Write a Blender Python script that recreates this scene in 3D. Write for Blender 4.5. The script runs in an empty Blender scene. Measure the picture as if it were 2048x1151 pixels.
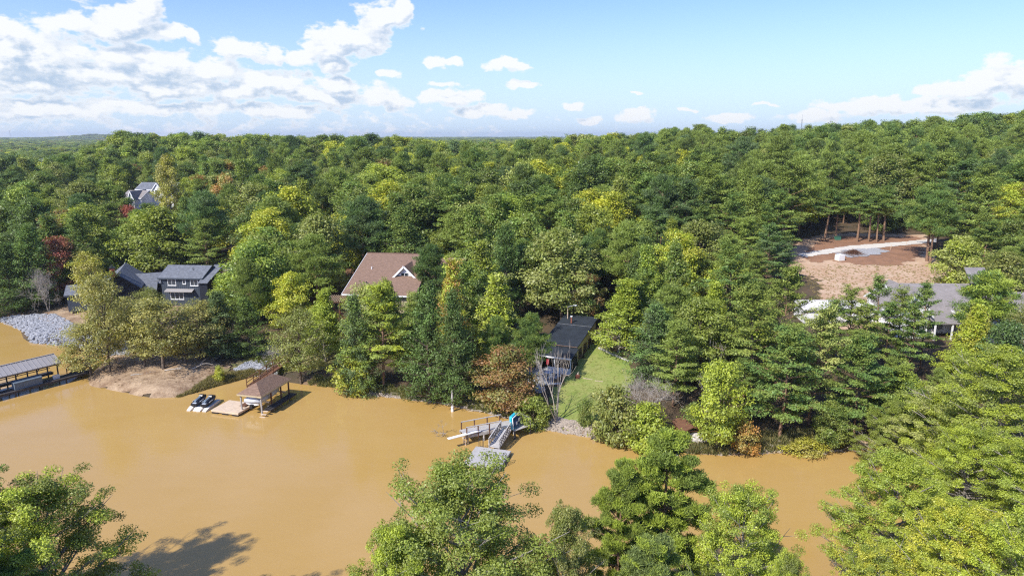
import bpy, math, random
import numpy as np
from mathutils import Vector, Matrix
R_ = math.radians
SC = bpy.context.scene
COL = SC.collection
random.seed(7)

# ------------------------------------------------------------------ camera
F_ = 1365.0; PITCH = R_(12.53); CAMH = 35.0
cam = bpy.data.cameras.new("camera"); cam_o = bpy.data.objects.new("camera", cam); COL.objects.link(cam_o)
cam.sensor_width = 36; cam.lens = 36 * F_ / 2048; cam.clip_start = .5; cam.clip_end = 30000
cam_o.location = (0, 0, CAMH); cam_o.rotation_euler = (R_(90) - PITCH, 0, 0)
SC.camera = cam_o
SC.view_settings.view_transform = 'Standard'; SC.view_settings.look = 'None'
SC.view_settings.gamma = 1; SC.view_settings.use_curve_mapping = False
SC.view_settings.exposure = 0.5
cy = SC.cycles
cy.max_bounces = 6; cy.diffuse_bounces = 3; cy.glossy_bounces = 2; cy.transmission_bounces = 3; cy.transparent_max_bounces = 4; cy.volume_bounces = 0
cy.filter_width = 1.2; cy.use_denoising = False; cy.caustics_reflective = False; cy.caustics_refractive = False

SUN_AZ = 225.0; SUN_EL = 43.0      # compass from +Y clockwise
# ------------------------------------------------------------------ world
world = bpy.data.worlds.new("World"); SC.world = world; world.use_nodes = True
WN = world.node_tree; WN.nodes.clear()
class NG:
    """node building helper"""
    def __init__(s, tree): s.t = tree; s.n = tree.nodes; s.l = tree.links
    def new(s, typ, **kw):
        n = s.n.new(typ)
        for k, v in kw.items(): setattr(n, k, v)
        return n
    def put(s, sock, v):
        if v is None: return
        if isinstance(v, bpy.types.NodeSocket): s.l.new(v, sock)
        else: sock.default_value = v
    def m(s, op, a, b=None, c=None, clamp=False):
        n = s.new('ShaderNodeMath', operation=op); n.use_clamp = clamp
        s.put(n.inputs[0], a); s.put(n.inputs[1], b); s.put(n.inputs[2], c); return n.outputs[0]
    def vm(s, op, a, b=None):
        n = s.new('ShaderNodeVectorMath', operation=op)
        s.put(n.inputs[0], a); s.put(n.inputs[1], b)
        return n.outputs['Value'] if op in ('LENGTH', 'DOT_PRODUCT') else n.outputs[0]
    def mix(s, f, a, b, blend='MIX'):
        n = s.new('ShaderNodeMix', data_type='RGBA', blend_type=blend)
        s.put(n.inputs[0], f); s.put(n.inputs[6], a); s.put(n.inputs[7], b); return n.outputs[2]
    def ramp(s, f, a, b, c=0.0, d=1.0, smooth=True):
        n = s.new('ShaderNodeMapRange', interpolation_type='SMOOTHSTEP' if smooth else 'LINEAR')
        s.put(n.inputs[0], f); s.put(n.inputs[1], a); s.put(n.inputs[2], b); s.put(n.inputs[3], c); s.put(n.inputs[4], d); return n.outputs[0]
    def noise(s, vec, scale, detail=4, rough=.55, dist=0.0):
        n = s.new('ShaderNodeTexNoise'); s.put(n.inputs['Vector'], vec)
        n.inputs['Scale'].default_value = scale; n.inputs['Detail'].default_value = detail
        n.inputs['Roughness'].default_value = rough; n.inputs['Distortion'].default_value = dist
        return n.outputs['Fac']

def px_azel(px, py):
    dx = (px - 1024) / F_; dv = -(py - 575.5) / F_
    y = math.cos(PITCH) + dv * math.sin(PITCH); z = -math.sin(PITCH) + dv * math.cos(PITCH)
    return math.degrees(math.atan2(dx, y)), math.degrees(math.atan2(z, math.hypot(dx, y)))

g = NG(WN)
sky = g.new('ShaderNodeTexSky', sky_type='NISHITA'); sky.sun_disc = False
sky.sun_elevation = R_(SUN_EL); sky.sun_rotation = R_(SUN_AZ)
sky.air_density = 1.0; sky.dust_density = 0.8; sky.ozone_density = 1.6
tc = g.new('ShaderNodeTexCoord')
sep = g.new('ShaderNodeSeparateXYZ'); g.l.new(tc.outputs['Generated'], sep.inputs[0])
az = g.m('MULTIPLY', g.m('ARCTAN2', sep.outputs[0], sep.outputs[1]), 57.2958)
el = g.m('MULTIPLY', g.m('ARCSINE', sep.outputs[2]), 57.2958)
cmb = g.new('ShaderNodeCombineXYZ'); g.put(cmb.inputs[0], az); g.put(cmb.inputs[1], el)
UV = cmb.outputs[0]
# cumulus: every entry is one cloud of the sky (centre, half width, half height on the photo's scale)
CLOUDS = [(50,120,125,66),(5,80,55,40),(165,42,55,22),(250,48,80,36),(300,14,48,34),(345,60,38,14),(383,66,15,14),(215,62,60,22),
 (480,98,48,22),(540,110,28,18),(700,76,88,32),(765,36,58,34),(800,22,34,26),(655,96,60,20),(600,116,40,18),(662,130,42,20),
 (160,98,28,13),(240,110,60,26),(300,132,110,32),(190,152,140,30),(420,142,80,28),(350,172,130,28),(550,168,90,30),(470,182,80,24),
 (680,172,70,20),(650,197,90,18),(60,172,90,24),(100,215,170,22),(340,215,160,14),(870,123,27,13),(905,122,20,11),(775,145,25,11),
 (1010,133,42,15),(895,172,35,8),(1040,168,30,8),(760,195,50,18),(800,205,35,20),(900,198,60,18),(960,222,70,12),(560,222,110,14),
 (1145,212,30,9),(1270,186,18,4),(1020,228,60,10),(1280,235,45,14),(1180,238,36,8),(1460,238,42,12),(1521,208,36,5),(1640,232,60,14),
 (1740,214,90,18),(1840,220,60,14),(1900,210,90,18),(1960,178,70,20),(2012,152,44,30),(2044,166,50,30),(1890,182,38,14),(1380,217,20,4)]
def cloud_group():
    t = bpy.data.node_groups.new("cloud_density", 'ShaderNodeTree')
    t.interface.new_socket("P", in_out='INPUT', socket_type='NodeSocketVector')
    t.interface.new_socket("D", in_out='OUTPUT', socket_type='NodeSocketFloat')
    k = NG(t); gi = k.new('NodeGroupInput'); go = k.new('NodeGroupOutput')
    P = gi.outputs[0]
    wn = k.new('ShaderNodeTexNoise'); k.put(wn.inputs['Vector'], P); wn.inputs['Scale'].default_value = .42; wn.inputs['Detail'].default_value = 3
    w = k.vm('SUBTRACT', wn.outputs['Color'], (.5, .5, .5)); w = k.vm('MULTIPLY', w, (3.2, 1.5, 0)); Q = k.vm('ADD', P, w)
    acc = None
    for cx, cyy, rx, ry in CLOUDS:
        a, e = px_azel(cx, cyy); ra = rx / F_ * 57.3 * 1.06; re = ry / F_ * 57.3 * 1.06
        d = k.vm('SUBTRACT', Q, (a, e, 0)); d = k.vm('MULTIPLY', d, (1 / ra, 1 / re, 0)); ln = k.vm('LENGTH', d)
        v = k.m('SUBTRACT', 1.0, ln)
        acc = v if acc is None else k.m('SMOOTH_MAX', acc, v, .10)
    elz = k.new('ShaderNodeSeparateXYZ'); k.put(elz.inputs[0], P)
    S = k.vm('MULTIPLY', P, (1.0, 1.7, 1.0))
    n1 = k.noise(S, .62, 5, .52, .1)
    n2 = k.noise(S, 2.6, 3, .5)
    fb = k.m('ADD', k.m('MULTIPLY', k.m('SUBTRACT', n1, .5), 1.75), k.m('MULTIPLY', k.m('SUBTRACT', n2, .5), .4))
    # a thin scattered field near the horizon
    base = k.m('MAXIMUM', acc, -1.2)
    lowb = k.ramp(elz.outputs[1], 0.2, 7.0, .52, 0.0)
    left = k.ramp(elz.outputs[0], -20.0, 22.0, .38, 0.0)
    fld = k.m('ADD', k.m('SUBTRACT', k.m('ADD', lowb, k.m('MULTIPLY', left, k.ramp(elz.outputs[1], 8.0, 12.0, 1.0, 0.0))), .78), 0.0)
    base = k.m('MAXIMUM', base, fld)
    dd = k.m('SUBTRACT', k.m('ADD', base, fb), .05)
    k.put(go.inputs[0], dd)
    return t
CG = cloud_group()
def dens(p):
    n = g.new('ShaderNodeGroup'); n.node_tree = CG; g.put(n.inputs[0], p); return n.outputs[0]
d0 = dens(UV); d1 = dens(g.vm('ADD', UV, (-.5, .95, 0)))
alpha = g.ramp(d0, -.03, .30)
lit = g.ramp(g.m('SUBTRACT', d0, d1), -.32, .40)
thick = g.ramp(d0, .02, .65)
body = g.m('SUBTRACT', 1.0, g.m('MULTIPLY', thick, g.m('SUBTRACT', 1.0, lit)))
ccol = g.mix(body, (4.2, 5.3, 6.7, 1), (8.5, 8.6, 8.7, 1))
skyc = g.mix(1.0, sky.outputs[0], (1.10, 1.29, 1.92, 1), 'MULTIPLY')
hz = g.ramp(el, -1.0, 12.0, .72, 0.0)
skyc = g.mix(hz, skyc, (6.1, 7.6, 9.1, 1))
skyf = g.mix(g.m('MULTIPLY', alpha, .93), skyc, ccol)
bg = g.new('ShaderNodeBackground'); g.put(bg.inputs[0], skyf); bg.inputs[1].default_value = .085
wo = g.new('ShaderNodeOutputWorld'); g.l.new(bg.outputs[0], wo.inputs[0])
world.cycles.sampling_method = 'MANUAL'; world.cycles.sample_map_resolution = 512

sd = Vector((math.sin(R_(SUN_AZ)) * math.cos(R_(SUN_EL)), math.cos(R_(SUN_AZ)) * math.cos(R_(SUN_EL)), math.sin(R_(SUN_EL))))
sun = bpy.data.lights.new("sun", 'SUN'); sun.energy = 4.3; sun.angle = R_(.53); sun.color = (1, .95, .86)
so = bpy.data.objects.new("sun", sun); COL.objects.link(so); so.rotation_euler = sd.to_track_quat('Z', 'Y').to_euler(); so.location = (-60, -60, 90)

# ------------------------------------------------------------------ materials
def mat(name, col, rough=.8, var=.25, scale=3.0, bump=.0, bscale=20., col2=None, spec=.3, metal=0.0, stretch=None, coord='Object'):
    m = bpy.data.materials.new(name); m.use_nodes = True; k = NG(m.node_tree)
    b = k.n['Principled BSDF']; b.inputs['Roughness'].default_value = rough; b.inputs['Metallic'].default_value = metal
    b.inputs['Specular IOR Level'].default_value = spec
    tcn = k.new('ShaderNodeTexCoord'); V = tcn.outputs[coord]
    if stretch: V = k.vm('MULTIPLY', V, stretch)
    n = k.noise(V, scale, 6, .62)
    n2 = k.noise(V, scale * 6.3, 4, .6)
    f = k.ramp(k.m('ADD', k.m('MULTIPLY', n, .65), k.m('MULTIPLY', n2, .35)), .3, .7)
    c2 = col2 if col2 else tuple(c * (1 - var) for c in col); c1 = col if col2 else tuple(min(1, c * (1 + var)) for c in col)
    k.put(b.inputs['Base Color'], k.mix(f, (*c1, 1), (*c2, 1)))
    if bump:
        bn = k.new('ShaderNodeBump'); bn.inputs['Strength'].default_value = bump; bn.inputs['Distance'].default_value = .1
        k.put(bn.inputs['Height'], k.noise(V, bscale, 5, .6)); k.l.new(bn.outputs[0], b.inputs['Normal'])
    return m

def leaf_material(name, gloss=.35, trans=.32):
    m = bpy.data.materials.new(name); m.use_nodes = True; k = NG(m.node_tree); k.n.clear()
    a = k.new('ShaderNodeAttribute', attribute_type='INSTANCER', attribute_name='tint')
    b = k.new('ShaderNodeAttribute', attribute_type='INSTANCER', attribute_name='tint_b')
    lv = k.new('ShaderNodeAttribute', attribute_type='GEOMETRY', attribute_name='lv')     # one random number per leaf
    cv = k.new('ShaderNodeAttribute', attribute_type='GEOMETRY', attribute_name='cv')     # one random number per clump
    f = k.ramp(k.m('ADD', k.m('MULTIPLY', cv.outputs['Fac'], .75), k.m('MULTIPLY', lv.outputs['Fac'], .25)), .25, .75)
    c = k.mix(f, a.outputs['Color'], b.outputs['Color'])
    v = k.m('ADD', .62, k.m('ADD', k.m('MULTIPLY', lv.outputs['Fac'], .5), k.m('MULTIPLY', cv.outputs['Fac'], .3)))
    c = k.mix(1.0, c, k.cmb3(v) if hasattr(k, 'cmb3') else v, 'MULTIPLY')
    d = k.new('ShaderNodeBsdfDiffuse'); k.put(d.inputs[0], c)
    t = k.new('ShaderNodeBsdfTranslucent'); k.put(t.inputs[0], k.mix(1.0, c, (1.25, 1.3, .55, 1), 'MULTIPLY'))
    gl = k.new('ShaderNodeBsdfGlossy'); gl.inputs['Roughness'].default_value = .5; gl.inputs[0].default_value = (1, 1, 1, 1)
    m1 = k.new('ShaderNodeMixShader'); m1.inputs[0].default_value = trans; k.l.new(d.outputs[0], m1.inputs[1]); k.l.new(t.outputs[0], m1.inputs[2])
    m2 = k.new('ShaderNodeMixShader'); m2.inputs[0].default_value = .035 * gloss / .35; k.l.new(m1.outputs[0], m2.inputs[1]); k.l.new(gl.outputs[0], m2.inputs[2])
    o = k.new('ShaderNodeOutputMaterial'); k.l.new(m2.outputs[0], o.inputs[0])
    return m
LEAF = leaf_material('leaf'); NEEDLE = leaf_material('needle', .2, .2)
BARK = mat('bark', (.15, .115, .085), .95, .35, 4, .6, 12, stretch=(3, 3, .6))
PALEBARK = mat('pale_bark', (.30, .265, .225), .95, .3, 4, .5, 12, stretch=(3, 3, .6))
PINEBARK = mat('pine_bark', (.26, .16, .10), .95, .35, 4, .6, 12, stretch=(3, 3, .6))
DEADWOOD = mat('dead_wood', (.39, .345, .295), .9, .3, 3, .4, 14)
GROUND = mat('forest_floor', (.13, .085, .05), .95, .4, .25, .8, 3, col2=(.06, .05, .028))
MUD = mat('lake_bed', (.30, .17, .06), .9)
SAND = mat('sandy_bank', (.47, .345, .22), .95, .3, .45, .9, 5, col2=(.19, .115, .065))
STRAW = mat('straw_covered_dirt', (.55, .405, .285), .95, .25, .35, .6, 4, col2=(.40, .245, .145))
REDDIRT = mat('red_brown_dirt', (.33, .175, .10), .95, .25, .4, .7, 4, col2=(.21, .115, .07))
LAWNM = mat('grass_lawn', (.20, .28, .05), .95, .2, .22, .9, 12, col2=(.34, .33, .11))
GRASSB = mat('rough_grass', (.17, .18, .05), .95, .3, 1.2, .9, 9, col2=(.26, .2, .1))
CONCRETE = mat('concrete', (.60, .56, .50), .85, .12, .8, .1)
GRAVEL = mat('gravel', (.36, .36, .37), .95, .35, 6, .7, 25)
GRAVELP = mat('pale_gravel', (.42, .37, .32), .95, .3, 2, .5, 15)
ROCK = mat('grey_stone', (.30, .305, .32), .9, .35, 1.6, .5, 5)
TANROCK = mat('tan_stone', (.34, .285, .23), .9, .35, 1.6, .5, 5)
BOULD = mat('pale_boulder_stone', (.50, .47, .43), .9, .25, 1.2, .5, 5)
GREYWOOD = mat('weathered_wood', (.43, .41, .39), .85, .3, 2.2, .3, 30, stretch=(1, 6, 1))
NEWWOOD = mat('pale_timber', (.60, .47, .34), .8, .2, 1.6, .2, 30, stretch=(1, 5, 1))
BRNWOOD = mat('brown_stained_wood', (.155, .075, .042), .75, .3, 2.2, .2, 30)
DKWOOD = mat('dark_dock_wood', (.055, .05, .05), .8, .35, 2.2, .2, 30)
BRNROOF = mat('brown_shingle', (.235, .150, .105), .9, .34, 2.2, .6, 18, stretch=(1, 3, 3))
GRYROOF = mat('grey_shingle', (.155, .165, .185), .9, .32, 2.0, .6, 18)
TANROOF = mat('taupe_shingle', (.25, .225, .21), .9, .2, 1.2, .6, 18)
METALROOF = mat('grey_metal_roof', (.36, .335, .315), .45, .08, .6, .1, 8, spec=.5, metal=.15)
BLKROOF = mat('black_roll_roofing', (.026, .032, .04), .75, .3, .7, .3, 12)
DKSIDING = mat('slate_siding', (.055, .068, .088), .7, .15, 1.5, .1)
BLKSIDING = mat('near_black_siding', (.014, .017, .026), .75, .2, 1.5, .1)
WHITE = mat('white_paint', (.78, .78, .77), .6, .05, 1.2)
TANSIDE = mat('tan_siding', (.47, .39, .25), .8, .15, 1.2)
BRICK = mat('red_brick', (.28, .10, .06), .9, .3, 6, .3)
GLASS = mat('dark_window_glass', (.03, .04, .05), .08, .1, 1, spec=.8)
SHEDM = mat('grey_green_siding', (.17, .21, .19), .7, .15, 2)
TARP = mat('pale_boat_cover', (.58, .61, .66), .55, .08, 1.2, .25, 4)
BLUEGREY = mat('grey_blue_cover', (.13, .17, .21), .6, .2, 2)
BLACKP = mat('black_plastic', (.018, .018, .022), .4, .1, 3, spec=.5)
FLOATM = mat('white_float_plastic', (.74, .70, .64), .55, .08, 3)
TURQ = mat('turquoise_plastic', (.02, .42, .55), .4, .08, 3, spec=.5)
NAVY = mat('navy_canvas', (.02, .05, .13), .6, .15, 3)
STEEL = mat('galvanised_steel', (.45, .46, .48), .4, .1, 3, metal=.6)
DKMETAL = mat('dark_steel', (.07, .075, .08), .5, .1, 3, metal=.5)
REDP = mat('faded_red_cloth', (.35, .04, .05), .8, .2, 3)
GREENP = mat('green_paint', (.05, .16, .11), .6, .1, 3)
HULL = mat('white_gelcoat', (.8, .8, .8), .25, .03, 3, spec=.5)

# water
WATER = bpy.data.materials.new('muddy_water'); WATER.use_nodes = True; k = NG(WATER.node_tree); b = k.n['Principled BSDF']
geo = k.new('ShaderNodeNewGeometry')
n = k.noise(geo.outputs['Position'], .035, 3, .5, .6); n2 = k.noise(k.vm('MULTIPLY', geo.outputs['Position'], (1, 2.2, 1)), .3, 4, .6, .3)
f = k.ramp(k.m('ADD', k.m('MULTIPLY', n, .8), k.m('MULTIPLY', n2, .2)), .35, .65)
k.put(b.inputs['Base Color'], k.mix(f, (.43, .268, .078, 1), (.455, .292, .104, 1)))
b.inputs['Roughness'].default_value = .09; b.inputs['IOR'].default_value = 1.333; b.inputs['Specular IOR Level'].default_value = .5
bn = k.new('ShaderNodeBump'); bn.inputs['Strength'].default_value = .22; bn.inputs['Distance'].default_value = .05
k.put(bn.inputs['Height'], k.m('ADD', k.noise(k.vm('MULTIPLY', geo.outputs['Position'], (1, 1.8, 1)), 1.6, 5, .6), k.m('MULTIPLY', k.noise(geo.outputs['Position'], .25, 3, .5), 2.0)))
k.l.new(bn.outputs[0], b.inputs['Normal'])

# ------------------------------------------------------------------ helpers
def W(px, py, z=0.):
    dx = (px - 1024) / F_; dv = -(py - 575.5) / F_
    d = (dx, math.cos(PITCH) + dv * math.sin(PITCH), -math.sin(PITCH) + dv * math.cos(PITCH))
    t = (z - CAMH) / d[2]
    return Vector((d[0] * t, d[1] * t, z))
def Z_at(px, py, Y):
    dx = (px - 1024) / F_; dv = -(py - 575.5) / F_
    dy = math.cos(PITCH) + dv * math.sin(PITCH); dz = -math.sin(PITCH) + dv * math.cos(PITCH); t = Y / dy
    return Vector((dx * t, Y, CAMH + dz * t))

class MB:
    def __init__(s): s.v = []; s.f = []
    def box(s, c, d, rz=0., tilt=None):
        M = Matrix.Rotation(rz, 3, 'Z')
        if tilt is not None: M = M @ tilt
        i = len(s.v)
        for x in (-.5, .5):
            for y in (-.5, .5):
                for z in (-.5, .5): s.v.append(tuple(Vector(c) + M @ Vector((x * d[0], y * d[1], z * d[2]))))
        s.f += [tuple(i + j for j in q) for q in ((0,1,3,2),(4,6,7,5),(0,4,5,1),(2,3,7,6),(0,2,6,4),(1,5,7,3))]
        return s
    def beam(s, p, q, w, h):
        p = Vector(p); q = Vector(q); d = (q - p); L = d.length
        if L < 1e-5: return s
        d.normalize(); up = Vector((0, 0, 1))
        if abs(d.z) > .95: up = Vector((0, 1, 0))
        x = d.cross(up).normalized(); u = x.cross(d)
        i = len(s.v)
        for e in (p, q):
            for a, b_ in ((-1,-1),(1,-1),(1,1),(-1,1)): s.v.append(tuple(e + x * a * w / 2 + u * b_ * h / 2))
        s.f += [(i,i+1,i+2,i+3),(i+7,i+6,i+5,i+4)] + [(i+j, i+4+j, i+4+(j+1)%4, i+(j+1)%4) for j in range(4)]
        return s
    def tube(s, p, q, r0, r1=None, n=8, cap=True):
        r1 = r0 if r1 is None else r1
        p = Vector(p); q = Vector(q); d = (q - p).normalized() if (q - p).length > 1e-6 else Vector((0,0,1))
        x = d.orthogonal().normalized(); y = d.cross(x); i = len(s.v)
        for e, r in ((p, r0), (q, r1)):
            for a in range(n):
                t = 2 * math.pi * a / n; s.v.append(tuple(e + x * math.cos(t) * r + y * math.sin(t) * r))
        s.f += [(i+a, i+(a+1)%n, i+n+(a+1)%n, i+n+a) for a in range(n)]
        if cap: s.f += [tuple(i+n-1-a for a in range(n)), tuple(i+n+a for a in range(n))]
        return s
    def slab(s, pts, th):
        """polygon (any plane, top face) thickened downwards by th"""
        n = len(pts); i = len(s.v); s.v += [tuple(p) for p in pts] + [(p[0], p[1], p[2] - th) for p in pts]
        s.f += [tuple(i+a for a in range(n)), tuple(i+2*n-1-a for a in range(n))] + [(i+a, i+n+a, i+n+(a+1)%n, i+(a+1)%n) for a in range(n)]
        return s
    def loft(s, rings, close=True):
        i = len(s.v); n = len(rings[0])
        for r in rings: s.v += [tuple(p) for p in r]
        for a in range(len(rings) - 1):
            for b_ in range(n): s.f.append((i+a*n+b_, i+a*n+(b_+1)%n, i+(a+1)*n+(b_+1)%n, i+(a+1)*n+b_))
        if close: s.f += [tuple(i+n-1-a for a in range(n)), tuple(i+(len(rings)-1)*n+a for a in range(n))]
        return s
    def build(s, name, m, parent=None, smooth=False, fix=True):
        me = bpy.data.meshes.new(name); me.from_pydata(s.v, [], s.f)
        if fix:
            import bmesh
            bm = bmesh.new(); bm.from_mesh(me); bmesh.ops.recalc_face_normals(bm, faces=bm.faces); bm.to_mesh(me); bm.free()
        me.materials.append(m)
        if smooth:
            for p in me.polygons: p.use_smooth = True
        o = bpy.data.objects.new(name, me); COL.objects.link(o)
        if parent is not None: o.parent = parent
        return o
def tag(o, label, cat, group=None, kind=None):
    if label: o['label'] = label
    if cat: o['category'] = cat
    if group: o['group'] = group
    if kind: o['kind'] = kind
    return o
def thing(name, loc, rz, label, cat, group=None):
    o = bpy.data.objects.new(name, None); COL.objects.link(o); o.empty_display_size = .3
    o.location = loc; o.rotation_euler = (0, 0, rz)
    return tag(o, label, cat, group)
def fast_mesh(name, V, F, m, attrs=None, smooth=False):
    """V (n,3), F (m,k) numpy"""
    me = bpy.data.meshes.new(name); nf, kk = F.shape
    me.vertices.add(len(V)); me.vertices.foreach_set('co', np.ascontiguousarray(V, np.float32).ravel())
    me.loops.add(nf * kk); me.loops.foreach_set('vertex_index', np.ascontiguousarray(F, np.int32).ravel())
    me.polygons.add(nf); me.polygons.foreach_set('loop_start', np.arange(0, nf * kk, kk, dtype=np.int32))
    me.update(calc_edges=True)
    if smooth: me.polygons.foreach_set('use_smooth', np.ones(nf, bool))
    for an, arr in (attrs or {}).items():
        at = me.attributes.new(an, 'FLOAT', 'FACE'); at.data.foreach_set('value', arr.astype(np.float32))
    if m: me.materials.append(m)
    return me

# ------------------------------------------------------------------ terrain
far_px = [(0,641),(40,654),(48,676),(60,684),(140,692),(190,697),(225,706),(212,722),(196,738),(180,756),(184,770),(240,781),(300,794),(350,793),(400,780),(440,768),
          (500,752),(545,748),(565,762),(610,768),(650,770),(700,778),(730,789),(780,792),(840,800),(900,808),(950,818),(1000,830),(1040,842),(1065,851),(1090,857),
          (1140,866),(1180,872),(1250,885),(1320,900),(1380,904),(1440,908),(1500,906),(1560,903),(1640,905),(1700,898),(1745,892)]
far = [(-300,165),(-160,140)] + [tuple(W(x, y)[:2]) for x, y in far_px]
near = [(46,74),(52,70),(50,62),(42,55),(36,49),(30,45),(18,41),(4,39),(-10,40),(-22,43),(-34,45),(-50,45),(-75,42),(-120,45),(-300,60)]
LAKE = np.array(far + near)
def inside(poly, X, Y):
    r = np.zeros(X.shape, bool); n = len(poly); j = n - 1
    for i in range(n):
        xi, yi = poly[i]; xj, yj = poly[j]
        if yi != yj:
            c = ((yi > Y) != (yj > Y)) & (X < (xj - xi) * (Y - yi) / (yj - yi) + xi); r ^= c
        j = i
    return r
def sdist(poly, X, Y, closed=True):
    d = np.full(X.shape, 1e9); n = len(poly)
    for i in range(n if closed else n - 1):
        a = np.array(poly[i]); b = np.array(poly[(i + 1) % n]); ab = b - a
        t = np.clip(((X - a[0]) * ab[0] + (Y - a[1]) * ab[1]) / max(ab @ ab, 1e-9), 0, 1)
        d = np.minimum(d, np.hypot(X - a[0] - t * ab[0], Y - a[1] - t * ab[1]))
    return d
def sm(x, a, b): t = np.clip((x - a) / (b - a), 0, 1); return t * t * (3 - 2 * t)
def wob(X, Y, s, ph=0.): return (np.sin(X * s + ph + 1.7 * np.sin(Y * s * .7 + ph)) + np.sin(Y * s * 1.13 + 2.1 * ph + 1.3 * np.sin(X * s * .6))) * .5
def HT(X, Y):
    X = np.asarray(X, float); Y = np.asarray(Y, float)
    d = sdist(LAKE, X, Y); ins = inside(LAKE, X, Y)
    left = np.interp(d, [0,1.2,15,35,90,160,230,300,480,3000,9000], [0,.7,2.0,3.8,9.0,13.5,16.5,16,5,2,2])
    right = np.interp(d, [0,1.2,12,24,52,78,100,160,230,300,480,3000,9000], [0,.9,3.2,5.0,7.0,9.0,10.2,13.5,16,16,6,2,2])
    vl = np.interp(d, [0,1.2,15,35,90,125,210,3000,9000], [0,.7,2.0,3.8,8.5,8.2,0,1,2])
    w = sm(X, 8, 40); z = left * (1 - w) + right * w
    az_ = np.degrees(np.arctan2(X, np.maximum(Y, 1)))
    wl = sm(-az_, 29, 33); z = z * (1 - wl) + vl * wl
    z = z + 25 * np.exp(-(((X - 365) / 165) ** 2 + ((Y - 400) / 170) ** 2)) 
    D = np.hypot(X, Y)
    z = z + sm(D, 120, 350) * 2.2 * wob(X, Y, .017, 1.) + sm(D, 700, 2500) * 5 * wob(X, Y, .0021, 2.) + sm(D, 20, 60) * .25 * wob(X, Y, .11, .5) * sm(d, 3, 12)
    z = z + 26 * np.exp(-(((X + 2100) / 330) ** 2 + ((Y - 3560) / 260) ** 2))
    z = z - 4.5 * sm(D, 210, 260) * np.exp(-((az_ + 2.5) / 5.0) ** 2) * (1 - sm(D, 500, 900))
    nearside = (Y < 60) & (d > 0)
    z = np.where(nearside, np.interp(d, [0,1.2,10,40,400], [0,.8,2.4,6.0,12]), z)
    return np.where(ins, -np.minimum(d * .45, 1.8), z)
# non uniform grid: fine near the water, coarse far away
def axis(lo, hi, f0, f1, fine, grow=1.09):
    a = list(np.arange(f0, f1 + .01, fine)); s = fine; x = f1
    while x < hi: s *= grow; x += s; a.append(x)
    s = fine; x = f0
    while x > lo: s *= grow; x -= s; a.insert(0, x)
    return np.array(a)
GX = axis(-9000, 9000, -125, 125, 1.25); GY = axis(-400, 12000, 28, 175, 1.25)
MX, MY = np.meshgrid(GX, GY, indexing='ij'); MZ = HT(MX, MY)
nx, ny = MX.shape
idx = np.arange(nx * ny).reshape(nx, ny)
Fq = np.stack([idx[:-1, :-1], idx[1:, :-1], idx[1:, 1:], idx[:-1, 1:]], -1).reshape(-1, 4)
me = fast_mesh('ground', np.stack([MX, MY, MZ], -1).reshape(-1, 3), Fq, GROUND, smooth=True)
gr = bpy.data.objects.new('ground', me); COL.objects.link(gr); tag(gr, None, None, kind='structure')
def HG(x, y):
    """height of the ground mesh (bilinear on the grid)"""
    x = np.asarray(x, float); y = np.asarray(y, float)
    i = np.clip(np.searchsorted(GX, x) - 1, 0, nx - 2); j = np.clip(np.searchsorted(GY, y) - 1, 0, ny - 2)
    u = (x - GX[i]) / (GX[i+1] - GX[i]); v = (y - GY[j]) / (GY[j+1] - GY[j])
    return (MZ[i,j]*(1-u)*(1-v) + MZ[i+1,j]*u*(1-v) + MZ[i,j+1]*(1-u)*v + MZ[i+1,j+1]*u*v)
def PG(px, py):
    z = 2.0
    for _ in range(30):
        p = W(px, py, z); z = .5 * z + .5 * float(HG(p.x, p.y))
    return W(px, py, z)
me = bpy.data.meshes.new('lake_water'); me.from_pydata([(-330,20,0),(90,20,0),(90,190,0),(-330,190,0)], [], [(0,1,2,3)]); me.materials.append(WATER)
lw = bpy.data.objects.new('lake_water', me); COL.objects.link(lw); tag(lw, None, None, kind='structure')

def drape(name, pts, m, off=.10, step=.6, rag=.5, kind='structure'):
    """a sheet that follows the ground inside a (world xy) outline with a slightly ragged edge"""
    P = np.array([(p[0], p[1]) for p in pts]); lo = P.min(0) - 1; hi = P.max(0) + 1
    gx = np.arange(lo[0], hi[0], step); gy = np.arange(lo[1], hi[1], step)
    X, Y = np.meshgrid(gx, gy, indexing='ij'); n_, m_ = X.shape
    Xc = X[:-1,:-1] + step/2; Yc = Y[:-1,:-1] + step/2
    keep = inside(P, Xc + rag * np.sin(Yc * 2.1) + rag * .6 * np.sin(Xc * 3.3 + 1), Yc + rag * np.sin(Xc * 1.7 + 2) + rag*.6*np.sin(Yc*4.1))
    Z = HG(X, Y) + off + .02 * np.sin(X * 1.3) * np.sin(Y * 1.7)
    ix = np.arange(n_ * m_).reshape(n_, m_)
    Fq = np.stack([ix[:-1,:-1], ix[1:,:-1], ix[1:,1:], ix[:-1,1:]], -1)[keep]
    used, inv = np.unique(Fq, return_inverse=True)
    V = np.stack([X, Y, Z], -1).reshape(-1, 3)[used]
    me = fast_mesh(name, V, inv.reshape(-1, 4), m, smooth=True)
    o = bpy.data.objects.new(name, me); COL.objects.link(o); tag(o, None, None, kind=kind); return o
def gp(l): return [PG(x, y) for x, y in l]
drape('sandy_bank', gp([(165,764),(176,742),(195,720),(250,700),(330,712),(430,715),(450,740),(425,782),(352,803),(300,804),(236,791),(174,779)]), SAND, .12)
drape('dirt_slope', gp([(70,632),(150,610),(210,612),(330,590),(400,640),(340,700),(220,690),(120,668)]), SAND, .10)
drape('grass_bank', gp([(490,718),(560,712),(700,660),(720,700),(640,745),(560,745),(470,735),(440,765),(390,785),(400,760)]), GRASSB, .10)
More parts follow.
